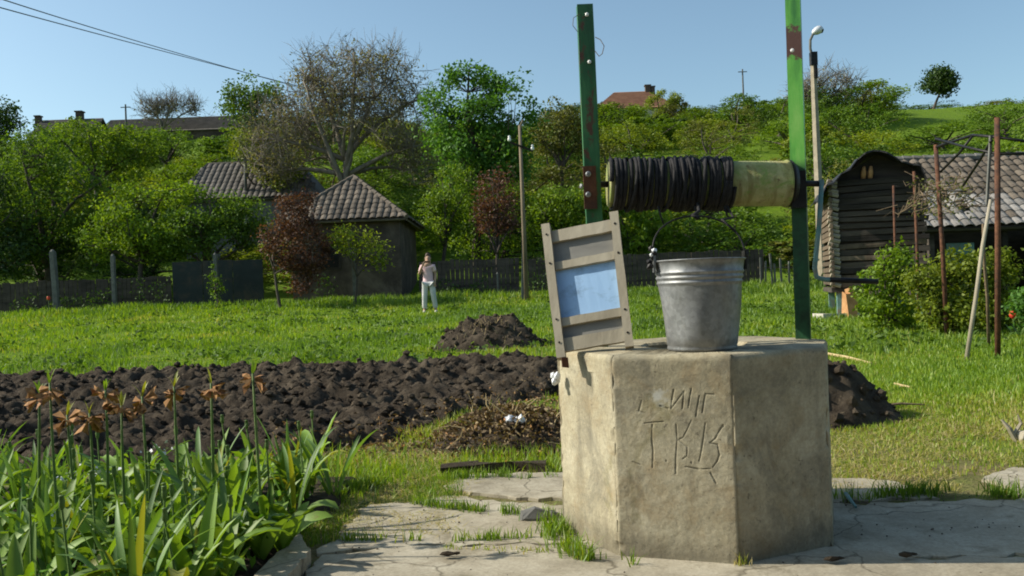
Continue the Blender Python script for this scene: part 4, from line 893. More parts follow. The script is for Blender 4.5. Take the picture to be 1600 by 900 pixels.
# ------------------------------------------------------------------ corn crib on stilts
Yc = 18.6; cl = P(1303, 440, Yc).x; crr = P(1436, 440, Yc).x; zb = P(1306, 449, Yc).z; ztop = P(1360, 280, Yc).z; dep = 2.6
pl = P(1306, 497, Yc); zg = hz(pl.x, Yc)
crib = empty('corn_crib', ((cl + crr) / 2, Yc + dep / 2, zg), 'dark slatted wooden corn crib on stilts under a black felt roof', 'crib')
ns = 17; xa, xb = cl, crr; sh = (ztop - zb) / ns
for i in range(ns):
    z = zb + (i + .5) * sh; j = random.uniform(-.02, .02)
    m = MB(); m.box(((xa + xb) / 2 + random.uniform(-.03, .03), Yc + random.uniform(-.015, .015), z), (xb - xa + random.uniform(.0, .14), .045, sh * random.uniform(.66, .92)), Matrix.Rotation(random.gauss(0, .016), 3, 'Y'), .010); m.build('slat', M['wood_mid'] if random.random() < .12 else M['wood_dark'], crib)
    m = MB(); m.box((xa - .01, Yc + dep / 2 - .03, z + sh * .35 + j), (.05, dep + .22, sh * random.uniform(.6, .85)), Matrix.Rotation(random.gauss(0, .008), 3, 'X'), .006); m.build('slat', M['wood_mid'], crib)
m = MB(); m.box(((xa + xb) / 2, Yc + dep - .05, (zb + ztop) / 2), (xb - xa, .05, ztop - zb)); m.box((xb - .03, Yc + dep / 2, (zb + ztop) / 2), (.05, dep, ztop - zb)); m.box(((xa + xb) / 2, Yc + dep / 2, zb - .06), (xb - xa + .1, dep, .1)); m.box(((xa + xb) / 2, Yc + .09, (zb + ztop) / 2), (xb - xa - .1, .03, ztop - zb)); m.build('back_wall', M['wood_dark'], crib)
for i in range(24):   # pale log ends stacked up the front left corner
    z = zb + (i + .5) * (ztop - zb) / 24; m = MB(); a = Vector((xa - random.uniform(.05, .09), Yc - random.uniform(.05, .08), z + random.uniform(.02, .05))); m.tube([a, a + Vector((.20, .03, -.06))], random.uniform(.040, .052), 6); m.build('log_end', M['concrete_pole'], crib)
for (x, y_) in ((xa + .12, Yc + .10), (xb - .15, Yc + .10), (xa + .12, Yc + dep - .2), (xb - .15, Yc + dep - .2)):
    m = MB(); g = hz(x, y_); m.bar((x, y_, g - .15), (x, y_, zb - .06), .13, .13, jit=.008); m.build('stilt', M['teal_paint'], crib)
# felt roof
ap = P(1362, 232, Yc - .2); el = P(1284, 298, Yc - .2); er = P(1440, 272, Yc - .2); U = 15; VV = 9; V = []
for j in range(VV):
    for i in range(U):
        t = i / (U - 1)
        if t < .5: q = el + (ap - el) * (t / .5); q = q + Vector((0, 0, .02 * math.sin(t / .5 * math.pi)))
        else: q = ap + (er - ap) * ((t - .5) / .5); q = q + Vector((0, 0, .04 * math.sin((t - .5) / .5 * math.pi)))
        s = j / (VV - 1); V.append((q.x + random.gauss(0, .015), Yc - .28 + s * (dep + .5) + random.gauss(0, .02), q.z + random.gauss(0, .030) - (random.uniform(.0, .06) if j == 0 else 0) - (random.uniform(0, .12) if i in (0, U - 1) else 0) - .04 * math.sin(s * 3.1)))
nV = len(V); V += [(x, y_, z - .035) for x, y_, z in V]
F = [(j * U + i, j * U + i + 1, (j + 1) * U + i + 1, (j + 1) * U + i) for j in range(VV - 1) for i in range(U - 1)]; F = F + [tuple(q + nV for q in f[::-1]) for f in F]
F += [(i, i + nV, i + 1 + nV, i + 1) for i in range(U - 1)] + [(j * U, (j + 1) * U, (j + 1) * U + nV, j * U + nV) for j in range(VV - 1)] + [(j * U + U - 1, j * U + U - 1 + nV, (j + 1) * U + U - 1 + nV, (j + 1) * U + U - 1) for j in range(VV - 1)]
put('roof', V, F, M['tarp'], crib)
m = MB(); gy_ = Yc + .12; gl = Vector((xa + .02, gy_, ztop)); gr = Vector((xb - .02, gy_, ztop)); gm1 = P(1328, 266, gy_); gm2 = P(1363, 243, gy_); gm3 = P(1410, 264, gy_); prism(m, [gl, gr, gm3, gm2, gm1], .03); m.build('gable_board', M['wood_dark'], crib)
for px in (1344, 1354):   # maize cobs showing in the gable
    m = MB(); a = P(px, 281, Yc + .06); b = P(px + 1, 262, Yc + .06); m.tube([a, (a + b) / 2, b], [.05, .055, .03], 8); m.build('cob_bundle', M['orange_clay'], crib, smooth=True)
_c = Vector((xa, Yc, zg)); _R = rotz(math.radians(-16)); crib.rotation_euler.z = math.radians(-16); crib.location = _c + _R @ (Vector(crib.location) - _c)
m = MB(); q = P(1304, 497, Yc + .1); m.box((q.x, Yc + .05, hz(q.x, Yc) + .03), (.75, .6, .16), None, .03); tag(m.build('footing_slab', M['plaster_pale'], None, (q.x, Yc, hz(q.x, Yc))), 'pale concrete footing under the corner of the corn crib', 'slab')
m = MB(); q = P(1328, 490, Yc - .25); g = hz(q.x, Yc - .25); m.box((q.x, Yc - .22, g + .26), (.20, .20, .62), rotz(.3), .03); m.box((q.x + .02, Yc - .22, g + .60), (.14, .15, .10), rotz(.5), .02); tag(m.build('clay_block', M['orange_clay'], None, (q.x, Yc, g)), 'orange clay block standing under the corn crib', 'block')
# ------------------------------------------------------------------ fences along the far edge of the grass
YF = 30.2
def bay(name, px0, px1, h_, mat, label, boards=True, group=None, Yf=YF + .9):
    x0_, x1_ = P(px0, 450, Yf).x, P(px1, 450, Yf).x; xm_ = (x0_ + x1_) / 2; zg_ = hz(xm_, Yf); e = empty(name, (xm_, Yf, zg_), label, 'fence', group)
    n_ = max(3, int((x1_ - x0_) / (.16 if boards else .9))); w_ = (x1_ - x0_) / n_; m = MB()
    for i in range(n_):
        x = x0_ + (i + .5) * w_; g = hz(x, Yf)
        m.box((x, Yf + random.uniform(-.012, .012), g + h_ / 2 - .1), (w_ * (.90 if boards else .985), .028, h_ + .2 + random.uniform(-.06, .06) * boards), Matrix.Rotation(random.gauss(0, .012) * boards, 3, 'Y'), .003)
    o = m.build('board_panel', mat, e); o['kind'] = 'stuff'
    m = MB(); m.bar((x0_, Yf + .05, hz(x0_, Yf) + h_ * .8), (x1_, Yf + .05, hz(x1_, Yf) + h_ * .8), .06, .08); m.bar((x0_, Yf + .05, hz(x0_, Yf) + h_ * .25), (x1_, Yf + .05, hz(x1_, Yf) + h_ * .25), .06, .08); m.build('rail', mat, e)
    return e
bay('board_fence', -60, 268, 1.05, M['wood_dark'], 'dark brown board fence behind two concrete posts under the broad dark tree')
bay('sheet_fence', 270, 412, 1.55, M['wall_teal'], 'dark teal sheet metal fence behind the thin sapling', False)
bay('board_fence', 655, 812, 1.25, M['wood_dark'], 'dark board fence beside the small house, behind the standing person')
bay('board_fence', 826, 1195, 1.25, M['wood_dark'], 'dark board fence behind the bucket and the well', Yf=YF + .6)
FP = empty
for px, y0_, y1_, lab, mt in ((82, 393, 490, 'leaning concrete fence post in front of the dark brown board fence, by a red tulip', 'post_concrete'), (176, 400, 486, 'thin concrete fence post in front of the dark brown board fence, nearer the teal sheet', 'post_concrete'),
                              (336, 398, 480, 'concrete fence post behind the thin sapling', 'post_concrete'), (552, 395, 470, 'concrete fence post in front of the small brown house', 'post_concrete'), (777, 428, 480, 'short thin concrete post in front of the dark board fence beside the small house', 'post_concrete')):
    t_ = P(px, y0_, YF); b = P(px + (y1_ - y0_) * (.037 + (.045 if px == 82 else .01)), y1_, YF); g = hz(b.x, YF); b.z = g - .2; m = MB(); w_ = .20 if px == 82 else .15 if px < 700 else .08
    m.bar(b, t_, w_, w_ * .8, jit=.008); m.lathe([(w_ * .45, 0), (w_ * .25, .06), (.01, .07)], t_, 6)
    tag(m.build('fence_post', M[mt], None, (b.x, YF, g)), lab, 'post', 'posts along the far fence')
# stakes right of the bucket
Ys = 29.6; q = P(1210, 447, Ys); pk = empty('stake_fence', (q.x, Ys, hz(q.x, Ys)), 'row of thin pale stakes between the bucket and the right green post', 'fence')
for px, top in ((1188, 402), (1196, 408), (1203, 396), (1210, 412), (1219, 404), (1233, 408), (1241, 416)):
    t_ = P(px, top, Ys); m = MB(); g = hz(t_.x, Ys); m.bar((t_.x + random.uniform(-.05, .08), Ys, g - .2), t_, .055, .05, jit=.006); m.build('stake', M['post_concrete'], pk)
m = MB(); m.bar(P(1184, 418, Ys + .05), P(1245, 418, Ys + .05), .03, .04); m.build('rail', M['wood_mid'], pk)
# ------------------------------------------------------------------ poles, lamp, cables
Yp = 33.0; tp = P(1270, 88, Yp); g = hz(tp.x + .3, Yp); lp = empty('street_lamp', (tp.x, Yp, g), 'tall square concrete street lamp pole with curved arm and white lamp head', 'street lamp')
m = MB(); bt = Vector((tp.x + .05, Yp, g - .3)); z = (tp - bt); 
for s0, s1, w0, w1 in ((0, 1, .25, .15),):
    V = []
    for t_, w_ in ((0, w0), (1, w1)):
        c_ = bt + z * t_
        for a, b in ((-1, -1), (1, -1), (1, 1), (-1, 1)): V.append(c_ + rotz(.5) @ Vector((a * w_ / 2, b * w_ / 2, 0)))
    m.add(V, [(0, 1, 5, 4), (1, 2, 6, 5), (2, 3, 7, 6), (3, 0, 4, 7), (4, 5, 6, 7)])
pole = m.build('pole', M['concrete_pole'], lp)
m = MB(); m.box(P(1271, 92, Yp), (.24, .24, .5)); m.box(P(1275, 112, Yp - .1), (.09, .12, .5)); m.build('bracket', M['black_iron'], lp)
m = MB(); m.tube([P(1270, 92, Yp), P(1266, 76, Yp), P(1266, 63, Yp), P(1270, 54, Yp), P(1277, 48, Yp)], .05, 8); m.build('arm', M['post_concrete'], lp, smooth=True)
m = MB(); a = P(1271, 51, Yp); b = P(1284, 44, Yp); d = (b - a).normalized(); m.lathe([(.03, -.06), (.10, 0), (.15, .12), (.16, .25), (.10, .36), (.02, .40)], a, 14, d, True, True); hd = m.build('lamp_head', M['lamp_head'], lp, smooth=True)
m = MB(); m.lathe([(.02, 0), (.10, .02), (.12, .10), (.06, .18), (.01, .2)], (a + b) / 2 + d * .05 - Vector((0, 0, .06)), 12, d); m.build('lens', M['black_iron'], hd, smooth=True)
M['wood_pole'] = mat2('grey_wood_pole', (.12, .09, .06), (.24, .19, .13), 5, .9, 0, .5, .01, 20, (1, 1, .2))
Yu = 28.6; tp = P(812, 196, Yu); bs = P(823, 470, Yu); g = hz(bs.x, Yu); up_ = empty('utility_pole', (bs.x, Yu, g), 'slim utility pole with white insulators beside the tall leafy tree', 'pole')
m = MB(); m.tube([(bs.x, Yu, g - .3), (bs.x * .4 + tp.x * .6, Yu, (g + tp.z) * .5), tp], [.085, .07, .05], 8); m.tube([tp - Vector((0, 0, .05)), P(817, 188, Yu)], .035, 6); m.build('shaft', M['wood_pole'], up_, smooth=True)
m = MB(); m.bar((bs.x - .16, Yu + .04, g - .3), P(818, 330, Yu + .04), .09, .09, jit=.006); m.build('concrete_stub', M['post_concrete'], up_)
m = MB(); m.bar(P(796, 222, Yu - .06), P(833, 236, Yu - .06), .05, .06); m.build('cross_arm', M['wood_dark'], up_)
for px, py in ((796, 216), (832, 230)):
    m = MB(); m.lathe([(.02, -.02), (.055, 0), (.06, .07), (.03, .10), (.05, .13), (.03, .17), (.005, .175)], P(px, py + 4, Yu - .06), 10); m.build('insulator', M['white_cer'], up_, smooth=True)
Yq = 62.0; cabend = P(520, 150, Yq); m = MB(); g = hz(cabend.x, Yq); m.tube([(cabend.x, Yq, g - .3), cabend + Vector((0, 0, .3))], [.14, .10], 8); m.bar(cabend + Vector((-.6, 0, 0)), cabend + Vector((.6, 0, 0)), .1, .1)
tag(m.build('far_pole', M['wood_pole'], None, (cabend.x, Yq, g)), 'wooden pole hidden among the twigs of the grey budding tree, carrying the cables', 'pole')
for i, (pa, pm, lab) in enumerate((((-60, -22, 24), (330, 98, 48), 'upper overhead cable crossing the sky towards the grey budding tree'), ((-60, -5, 24), (330, 99.5, 48), 'lower overhead cable crossing the sky towards the grey budding tree'))):
    a = P(*pa); mid = P(*pm); b = cabend + Vector((.45 * i - .2, 0, 0)); pts = []
    for k in range(28):
        t = k / 27
        p = a + (b - a) * t; tm = .72
        pts.append(p)
    # parabola through the three points
    tm = (mid.y - a.y) / (b.y - a.y)
    for k in range(28):
        t = k / 27; l0 = (t - tm) * (t - 1) / (tm); l1 = t * (t - 1) / (tm * (tm - 1)); l2 = t * (t - tm) / (1 - tm); pts[k] = a * l0 + mid * l1 + b * l2
    m = MB(); m.tube(pts, .020, 5); tag(m.build('overhead_cable', M['cable'], None, b), lab, 'cable', 'cables overhead')
for nm, px, y0_, y1_, Y_, lab in (('hill_pole', 1160, 108, 148, 96, 'thin distant pole on the crest right of the red-roofed house'), ('hill_pole', 196, 163, 196, 88, 'thin distant pole on the ridge left of the bare grey tree')):
    t_ = P(px, y0_, Y_); m = MB(); g = hz(t_.x, Y_); m.tube([(t_.x, Y_, g - .3), t_], [.12, .08], 6); m.bar(t_ + Vector((-.5, 0, -.3)), t_ + Vector((.5, 0, -.3)), .08, .08); tag(m.build(nm, M['post_concrete'], None, (t_.x, Y_, g)), lab, 'pole')
# ------------------------------------------------------------------ pergola of rusty pipe
pg0 = G(1558, 556); pgo = empty('pergola', pg0, 'rusty pipe pergola frame with thin vines in front of the barn', 'pergola')
tops = {}
for key, px0, py0, px1, py1, r, in (('a', 1558, 184, 1558, 556, .040), ('b', 1462, 226, 1480, 526, .036), ('c', 1428, 268, 1436, 505, .030), ('d', 1396, 290, 1400, 508, .024)):
    b = G(px1, py1); t_ = P(px0, py0, b.y); tops[key] = (t_, b); m = MB(); m.tube([b - Vector((0, 0, .2)), (b + t_) / 2 + Vector((.01, 0, 0)), t_], [r, r, r * .95], 8); m.build('post', M['rust'], pgo, smooth=True)
ya, yb2 = tops['a'][0].y, tops['b'][0].y
def rod(pts, r=.021): 
    m = MB(); m.tube(pts, r, 6); return m.build('roof_bar', M['black_iron'], pgo, smooth=True)
rod([P(1462, 230, yb2), P(1520, 211, yb2 - 1.0), P(1556, 214, ya), P(1640, 226, ya)])
rod([P(1462, 217, yb2), P(1510, 230, yb2 - 1.2), P(1556, 240, ya), P(1640, 240, ya)])
rod([P(1470, 268, yb2), P(1500, 238, yb2 - .8), P(1520, 212, yb2 - 1.0)])
rod([P(1505, 290, yb2 + .5), P(1530, 252, yb2 - .5), P(1549, 220, ya)])
rod([P(1396, 291, tops['d'][0].y), P(1432, 292, tops['c'][0].y), P(1470, 298, yb2), P(1510, 299, yb2 - .5)], .012)
m = MB(); m.bar(P(1548, 212, ya + .1), P(1542, 320, ya + .1), .035, .03); m.build('hanger', M['post_concrete'], pgo)
# vines
m = MB(); rs = random.Random(3)
for k in range(46):
    a = P(rs.uniform(1425, 1530), rs.uniform(285, 325), rs.uniform(13.5, 15.5)); q = [a]
    for i in range(4): q.append(q[-1] + Vector((rs.gauss(0, .16), rs.gauss(0, .12), rs.gauss(-.01, .10))))
    m.tube(q, [.011, .010, .008, .006, .004], 4, False)
vn = m.build('vine_stem', M['twig'], pgo)
rg = np.random.default_rng(5); Cc = np.array([P(rg.uniform(1425, 1520), rg.uniform(285, 335), rg.uniform(13.5, 15.5)) for _ in range(60)]); Cc = np.repeat(Cc, 7, 0) + rg.normal(0, .07, (420, 3))
V, F = leaf_quads(Cc, .055, rg); put('vine_leaf', V, F, LM['olive'], pgo, v=np.repeat(rg.random(420), 4))['kind'] = 'stuff'
# wooden props
for a, b, r, lab in ((G(1508, 562), P(1548, 312, pg0.y - .05), .030, 'slanting pale wooden prop leaning on the tall rusty pergola post'), (G(1545, 540), P(1536, 350, pg0.y + .5), .024, 'thin dark wooden prop behind the slanting pale prop')):
    m = MB(); m.tube([a - Vector((0, 0, .1)), (a * .6 + b * .4) + Vector((.012, 0, 0)), (a * .3 + b * .7) - Vector((.008, 0, 0)), b], [r, r * .95, r * .9, r * .75], 7); tag(m.build('wooden_prop', M['wood_old'] if r > .027 else M['twig'], None, a, True), lab, 'prop')

# ------------------------------------------------------------------ unseen house added behind the camera to block sky light on facing surfaces
fh = empty('sky_blocker_house', (1, -5.6, 0), 'added unseen house with tiled roof behind the camera, blocking sky light', 'house')
m = MB(); m.box((1, -5.6, 1.6), (17, 6.4, 3.4)); m.build('wall', M['wall_brown'], fh)
k = [Vector(q) for q in ((-8, -1.9, 3.2), (10, -1.9, 3.2), (10, -9.3, 3.2), (-8, -9.3, 3.2))]; p1, p2 = Vector((-5, -5.6, 6.0)), Vector((7, -5.6, 6.0))
m = MB(); prism(m, [k[1], k[0], p1, p2], .12); prism(m, [k[2], k[1], p2], .12); prism(m, [k[3], k[2], p2, p1], .12); prism(m, [k[0], k[3], p1], .12); m.build('roof', M['tile_brown'], fh)
for x in (-4.5, -1.5, 4, 7):
    m = MB(); m.box((x, -2.385, 1.75), (1.1, .06, 1.3)); f_ = m.build('window', M['wood_mid'], fh); m = MB(); m.box((x, -2.345, 1.75), (.9, .03, 1.1)); m.build('pane', M['black_iron'], f_)
m = MB(); m.box((1.2, -2.38, 1.05), (1.0, .07, 2.1)); m.build('door', M['wood_mid'], fh)
# ------------------------------------------------------------------ bushes by the pergola
def near_bush(name, px, py, lobes, key, label, n, nl, size, spread, seed, gap=.2):
    g = G(px, py); LL = [((P(a, b, g.y + d).x, g.y + d, P(a, b, g.y + d).z), (rx * g.y / FPX, rx * g.y / FPX * .8, rz_ * g.y / FPX)) for a, b, rx, rz_, d in lobes]
    C, V, F, v = foliage(LL, n, nl, size, spread, seed, .4, gap, 2.5); V[:, 2] = np.maximum(V[:, 2], g.z + .02)
    e = empty(name, g, label, 'bush'); limbs(g, g + Vector((0, 0, .25)), [tuple(c) for c in C[::2]], .03, seed, 8, 5, True, .1, .006).build('stems', M['bark'], e); put('foliage', V, F, LM[key], e, v=v); return e
near_bush('leafy_bush', 1390, 520, [(1400, 420, 34, 40, 0), (1375, 455, 42, 42, 0), (1395, 495, 45, 30, .2)], 'bright', 'bright green leafy bush growing up beside the corn crib', 120, 34, .075, .20, 201)
near_bush('leafy_bush', 1490, 522, [(1450, 450, 34, 45, .2), (1500, 430, 45, 40, .4), (1550, 430, 38, 50, .5), (1490, 490, 60, 30, 0), (1560, 490, 34, 32, .3)], 'yellow', 'yellow green bush filling the pergola between the rusty posts', 230, 38, .075, .22, 202)
near_bush('leafy_bush', 1610, 530, [(1605, 480, 25, 40, 0), (1640, 470, 30, 50, 0)], 'fresh', 'green bush with red blossom right of the tall rusty pergola post', 70, 32, .075, .2, 203)
def red_tulip(p, h_, label):
    e = empty('tulip', p, label, 'flower', 'red tulips far off'); m = MB(); p = Vector(p); m.tube([p, p + Vector((.01, 0, h_ * .5)), p + Vector((.0, 0, h_))], .008, 5); m.build('stem', M['stemgreen'], e)
    m = MB(); m.lathe([(.012, 0), (.05, .03), (.058, .07), (.045, .11), (.05, .125), (.03, .06)], p + Vector((0, 0, h_)), 8); m.build('blossom', M['red'], e, smooth=True)
    rg = np.random.default_rng(int(abs(p.x) * 99)); 
    for k in range(3):
        a = k * 2.1; d = Vector((math.cos(a), math.sin(a), 0)); s = d.cross(Vector((0, 0, 1))) * .025
        V = [p + s * .4, p - s * .4, p + d * .06 + Vector((0, 0, h_ * .4)) + s, p + d * .06 + Vector((0, 0, h_ * .4)) - s, p + d * .14 + Vector((0, 0, h_ * .75))]
        put('leaf', V, [(0, 1, 3, 2), (2, 3, 4)], M['stemgreen'], e)
M['stemgreen'] = mat2('stem_green', (.07, .13, .03), (.13, .20, .05), 9, .6)
M['red'] = mat2('red_petal', (.50, .03, .02), (.65, .08, .04), 9, .6)
for px, py, Y_, h_ in ((76, 470, 28.9, .25), (1583, 500, 13.6, .40), (1592, 498, 13.4, .38)):
    q = P(px, py, Y_); g = hz(q.x, Y_); red_tulip((q.x, Y_, g), max(.25, q.z - g + .02), 'red tulip at the foot of the leaning concrete fence post' if px < 100 else 'red tulip beside the tall rusty pergola post')
# ------------------------------------------------------------------ heaps
def heap(name, cx, cy, rx, ry, h_, mat, label, seed, cat='heap', skew=0, n=64):
    V = []; zc = hz(cx, cy)
    for j in range(n + 1):
        for i in range(n + 1):
            a = (i / n * 2 - 1) * 1.15; b = (j / n * 2 - 1) * 1.15; x = cx + a * rx; y_ = cy + b * ry; d = math.hypot(a - skew * (1 - abs(b)) * .4, b)
            z = hz(x, y_) - .05 + h_ * (1 - min(1, d) ** 2) ** 1.3 * (.75 + .5 * float(fbm(x * 2.5, y_ * 2.5, 4, seed))) + .26 * max(0, min(1, (1.1 - d) * 2.5)) * (float(fbm(x * 5, y_ * 5, 4, seed + 3)) - .40)
            V.append((x, y_, z))
    o = put(name, V, grid_faces(n + 1, n + 1), mat, None, (cx, cy, zc)); tag(o, label, cat); m = MB()
    for q in range(420):
        x, y_, z = random.choice(V); r = .012 + .05 * random.random() ** 3
        if z > hz(x, y_) + .0: m.blob((x, y_, z + r * .3), r, amp=.35)
    tag(m.build('clod', mat, o), kind='stuff'); return o
g = G(765, 545); h1 = heap('earth_mound', g.x, g.y + .5, 1.15, .75, .58, M['soil'], 'mound of brown earth with dry weeds on the grass near the person', 3)
m = MB()
for i in range(220):
    a, b = random.gauss(0, .4), random.gauss(0, .4); x = g.x + a * .85; y_ = g.y + .45 + b * .6; z = hz(x, y_) + max(.02, .46 * (1 - min(1, math.hypot(a * .75, b * .8)) ** 2) ** 1.3); d = Vector((random.gauss(0, 1), random.gauss(0, .8), .8)).normalized(); m.tube([(x, y_, z - .03), Vector((x, y_, z)) + d * random.uniform(.03, .14)], [.004, .002], 3, False)
tag(m.build('dry_weed', M['straw'], h1), kind='stuff')
g2 = G(1262, 668); h2_ = heap('soil_heap', g2.x + .05, g2.y + .5, 1.0, .75, .62, M['soil'], 'dark heap of dug soil behind the shaded side of the well', 5)
m = MB(); a = G(1385, 640); m.tube([a + Vector((-.1, 0, .03)), a + Vector((.12, 0, .05)), a + Vector((.36, .02, .03))], [.014, .012, .006], 5); tag(m.build('stick', M['twig'], None, a), 'dark stick poking out of the dug soil heap', 'stick')
# compost and rubbish pile left of the well
gc = G(800, 712); cp_ = empty('compost_heap', gc, 'pile of dry stalks, dead leaves and soil beside the sunlit face of the well', 'heap')
cxh, cyh = gc.x + .02, gc.y + .55
def cz(x, y_): return hz(x, y_) + .24 * max(0, 1 - ((x - cxh) / .72) ** 2 - ((y_ - cyh) / .6) ** 2)
V = []; n = 40
for j in range(n + 1):
    for i in range(n + 1):
        x = cxh + (i / n * 2 - 1) * .8; y_ = cyh + (j / n * 2 - 1) * .7; V.append((x, y_, cz(x, y_) - .04 + .10 * (float(fbm(x * 6, y_ * 6, 4, 9)) - .35)))
put('mound', V, grid_faces(n + 1, n + 1), M['soil'], cp_)
rg = np.random.default_rng(8); N = 3600; xx = cxh + rg.normal(0, .42, N); yy = cyh + rg.normal(-.05, .30, N); zz = np.array([cz(a, b) for a, b in zip(xx, yy)]) + rg.uniform(-.01, .06, N)
V, F = leaf_quads(np.stack([xx, yy, zz], 1), .042, rg, None, .3, .5); tag(put('dead_leaf', V, F, LM['brown'], cp_, v=np.repeat(np.clip(rg.normal(.34, .24, N) + .25 * (fbm(xx * 3, yy * 3, 2, 4) - .4), 0, 1), 4)), kind='stuff')
m = MB()
for i in range(60):
    x = cxh + random.gauss(0, .33); y_ = cyh + random.gauss(0, .26); z = cz(x, y_); d = Vector((random.gauss(0, .8), random.gauss(0, .7), random.gauss(.6, .35))).normalized(); L_ = random.uniform(.08, .30)
    p0 = Vector((x, y_, z - .02)); m.tube([p0, p0 + d * L_ * .5 + Vector((random.gauss(0, .02), 0, .01)), p0 + d * L_], [.006, .005, .002], 4, False)
tag(m.build('dry_stalk', M['straw'], cp_), kind='stuff')
m = MB(); q = G(806, 700); 
for i in range(7): m.blob((q.x + random.uniform(-.06, .06), q.y + random.uniform(-.04, .04), cz(q.x, q.y) + .03 + random.uniform(-.02, .03)), random.uniform(.022, .04), amp=.5)
tag(m.build('crumpled_bag', M['white_plastic'], None, (q.x, q.y, cz(q.x, q.y))), 'crumpled white plastic bag at the foot of the compost pile', 'bag')
# low edging stones behind the paving
ed = [(690, 744), (745, 741), (800, 738), (852, 738)]
for i, (a, b) in enumerate(zip(ed[:-1], ed[1:])):
    A_, B_ = G(*a), G(*b); m = MB(); m.bar(A_ + Vector((-.01, .05, .01)), B_ + Vector((.005, .05, .012)), .09, .10, jit=.016); tag(m.build('edging_stone', M['soil'], None, (A_ + B_) / 2), 'low dark edging stone between the paving and the compost pile', 'stone', 'edging stones behind the paving')
# loose sticks and scraps
def stick(pts, r, mat, label, cat='stick', z=.03, nm='stick'):
    q = [G(*p) + Vector((0, 0, z)) for p in pts]; m = MB(); m.tube(q, [r] * (len(q) - 1) + [r * .6], 6); tag(m.build(nm, mat, None, q[0]), label, cat)
stick([(1292, 556), (1325, 562), (1362, 571)], .022, M['straw'], 'pale bare stick lying in the grass beside the well')
stick([(1398, 604), (1410, 607), (1422, 609)], .014, M['straw'], 'short pale stick in the grass near the soil heap')
stick([(1322, 784), (1338, 806)], .012, M['teal_paint'], 'short teal rod lying in the well\'s shadow on the paving', 'rod', .045, 'rod')
m = MB(); q = G(1588, 690); m.tube([q, q + Vector((-.05, 0, .10)), q + Vector((-.09, .02, .16))], [.02, .018, .008], 5); m.tube([q + Vector((-.02, 0, .05)), q + Vector((.05, .02, .13)), q + Vector((.03, .02, .19))], [.016, .012, .006], 5); m.blob(q + Vector((.05, 0, .03)), .07); tag(m.build('tree_root', M['wood_old'], None, q), 'gnarled grey tree root lying on the dry grass beyond the well\'s shadow', 'root')
for i, (px, py) in enumerate(((1415, 883), (1300, 889), (700, 880))):
    q = G(px, py); q.z = .037; m = MB(); m.blob(q + Vector((0, 0, .008)), .03, (1.3, .6, .4)); m.blob(q + Vector((.04, .01, .006)), .018, (1.2, .7, .4)); tag(m.build('dirt_clod', M['soil'], None, q), 'small dark dirt clod on the concrete in front of the well', 'clod', 'clods on the paving')
q = G(845, 815); m = MB(); m.blob(q + Vector((-.03, 0, .03)), .08, (1.2, .8, .6)); m.blob(q + Vector((.06, .02, .02)), .05, (1, 1, .6)); tag(m.build('rubble_stone', M['wall_grey'], None, q), 'rough grey stone among weeds at the left foot of the well', 'stone')
# ------------------------------------------------------------------ flower bed plants
def strap(L_, w_, droop, fold, seed, n=9, tip=.75):
    """a broad arching leaf: two rows of quads folded along the midrib; grows from the origin, leaning to +x"""
    rs = random.Random(seed); V = []; v = []; p = Vector((0, 0, 0)); an = math.radians(83); tw = 0
    for i in range(n):
        t = i / (n - 1); wd = w_ * (math.sin(math.pi * min(1, (t * .86 + .10))) ** .7) * (1 if t < .98 else .05)
        if t < .12: wd *= .55 + t * 3.5
        up = Vector((-math.sin(an), 0, math.cos(an))); tw += rs.uniform(-.12, .12)
        s = Vector((0, math.cos(tw), 0)) + up * math.sin(tw)
        V += [p - s * wd / 2 + up * fold * wd, p, p + s * wd / 2 + up * fold * wd]; v += [.42 + rs.uniform(-.05, .05) + .2 * t, .62, .42 + rs.uniform(-.05, .05) + .2 * t]
        p = p + Vector((math.cos(an), 0, math.sin(an))) * L_ / (n - 1); an -= droop * (.4 + 1.6 * t) / (n - 1) * rs.uniform(.8, 1.2)
    F = [(i * 3 + k, i * 3 + k + 1, i * 3 + k + 4, i * 3 + k + 3) for i in range(n - 1) for k in range(2)]
    return mesh_np('leaf', V, F, None, v, True)
def shiny(name, stops, per=.25):
    m, t, out = _mat(name); col = ramp(t, stops, attr(t, 'v')); r = ramp(t, [(0, (1 - per,) * 3), (1, (1 + per, 1 + per, 1))], rnd(t)); col = mixc(t, 1.0, col, r, 'MULTIPLY')
    vein = noise(t, 120, 2, .5, scalev(t, objc(t), (.02, 1, .02)))
    col = mixc(t, ramp(t, [(.60, (0, 0, 0)), (.70, (.8, .8, .8))], noise(t, 14, 5, .7, objc(t), .6)), col, (.20, .17, .05))
    b = bsdf(t, out, col, .55, 0, vein, .25, .002, .5); 
    tr = t.nodes.new('ShaderNodeBsdfTranslucent'); t.links.new(mixc(t, 1.0, col, (1.6, 1.5, .4), 'MULTIPLY'), tr.inputs[0]); mx = t.nodes.new('ShaderNodeMixShader'); mx.inputs[0].default_value = .30
    t.links.new(b.outputs[0], mx.inputs[1]); t.links.new(tr.outputs[0], mx.inputs[2]); t.links.new(mx.outputs[0], out.inputs[0]); return m
LFT = shiny('tulip_leaf', [(0, (.055, .12, .015)), (.5, (.135, .24, .028)), (1, (.25, .36, .065))])
LFI = shiny('iris_leaf', [(0, (.04, .105, .025)), (.5, (.095, .19, .045)), (1, (.19, .29, .10))])
LFY = shiny('yellowing_leaf', [(0, (.12, .15, .02)), (.5, (.22, .25, .03)), (1, (.36, .32, .07))])
TUL = [strap(.34 + .03 * i, .046 + .005 * i, (.4, .7, 1.1, 1.7, .25, 2.0)[i], .24, 300 + i) for i in range(6)]
BRO = [strap(.28 + .02 * i, .085 + .008 * i, (.6, 1.2, 1.7)[i], .18, 320 + i) for i in range(3)]
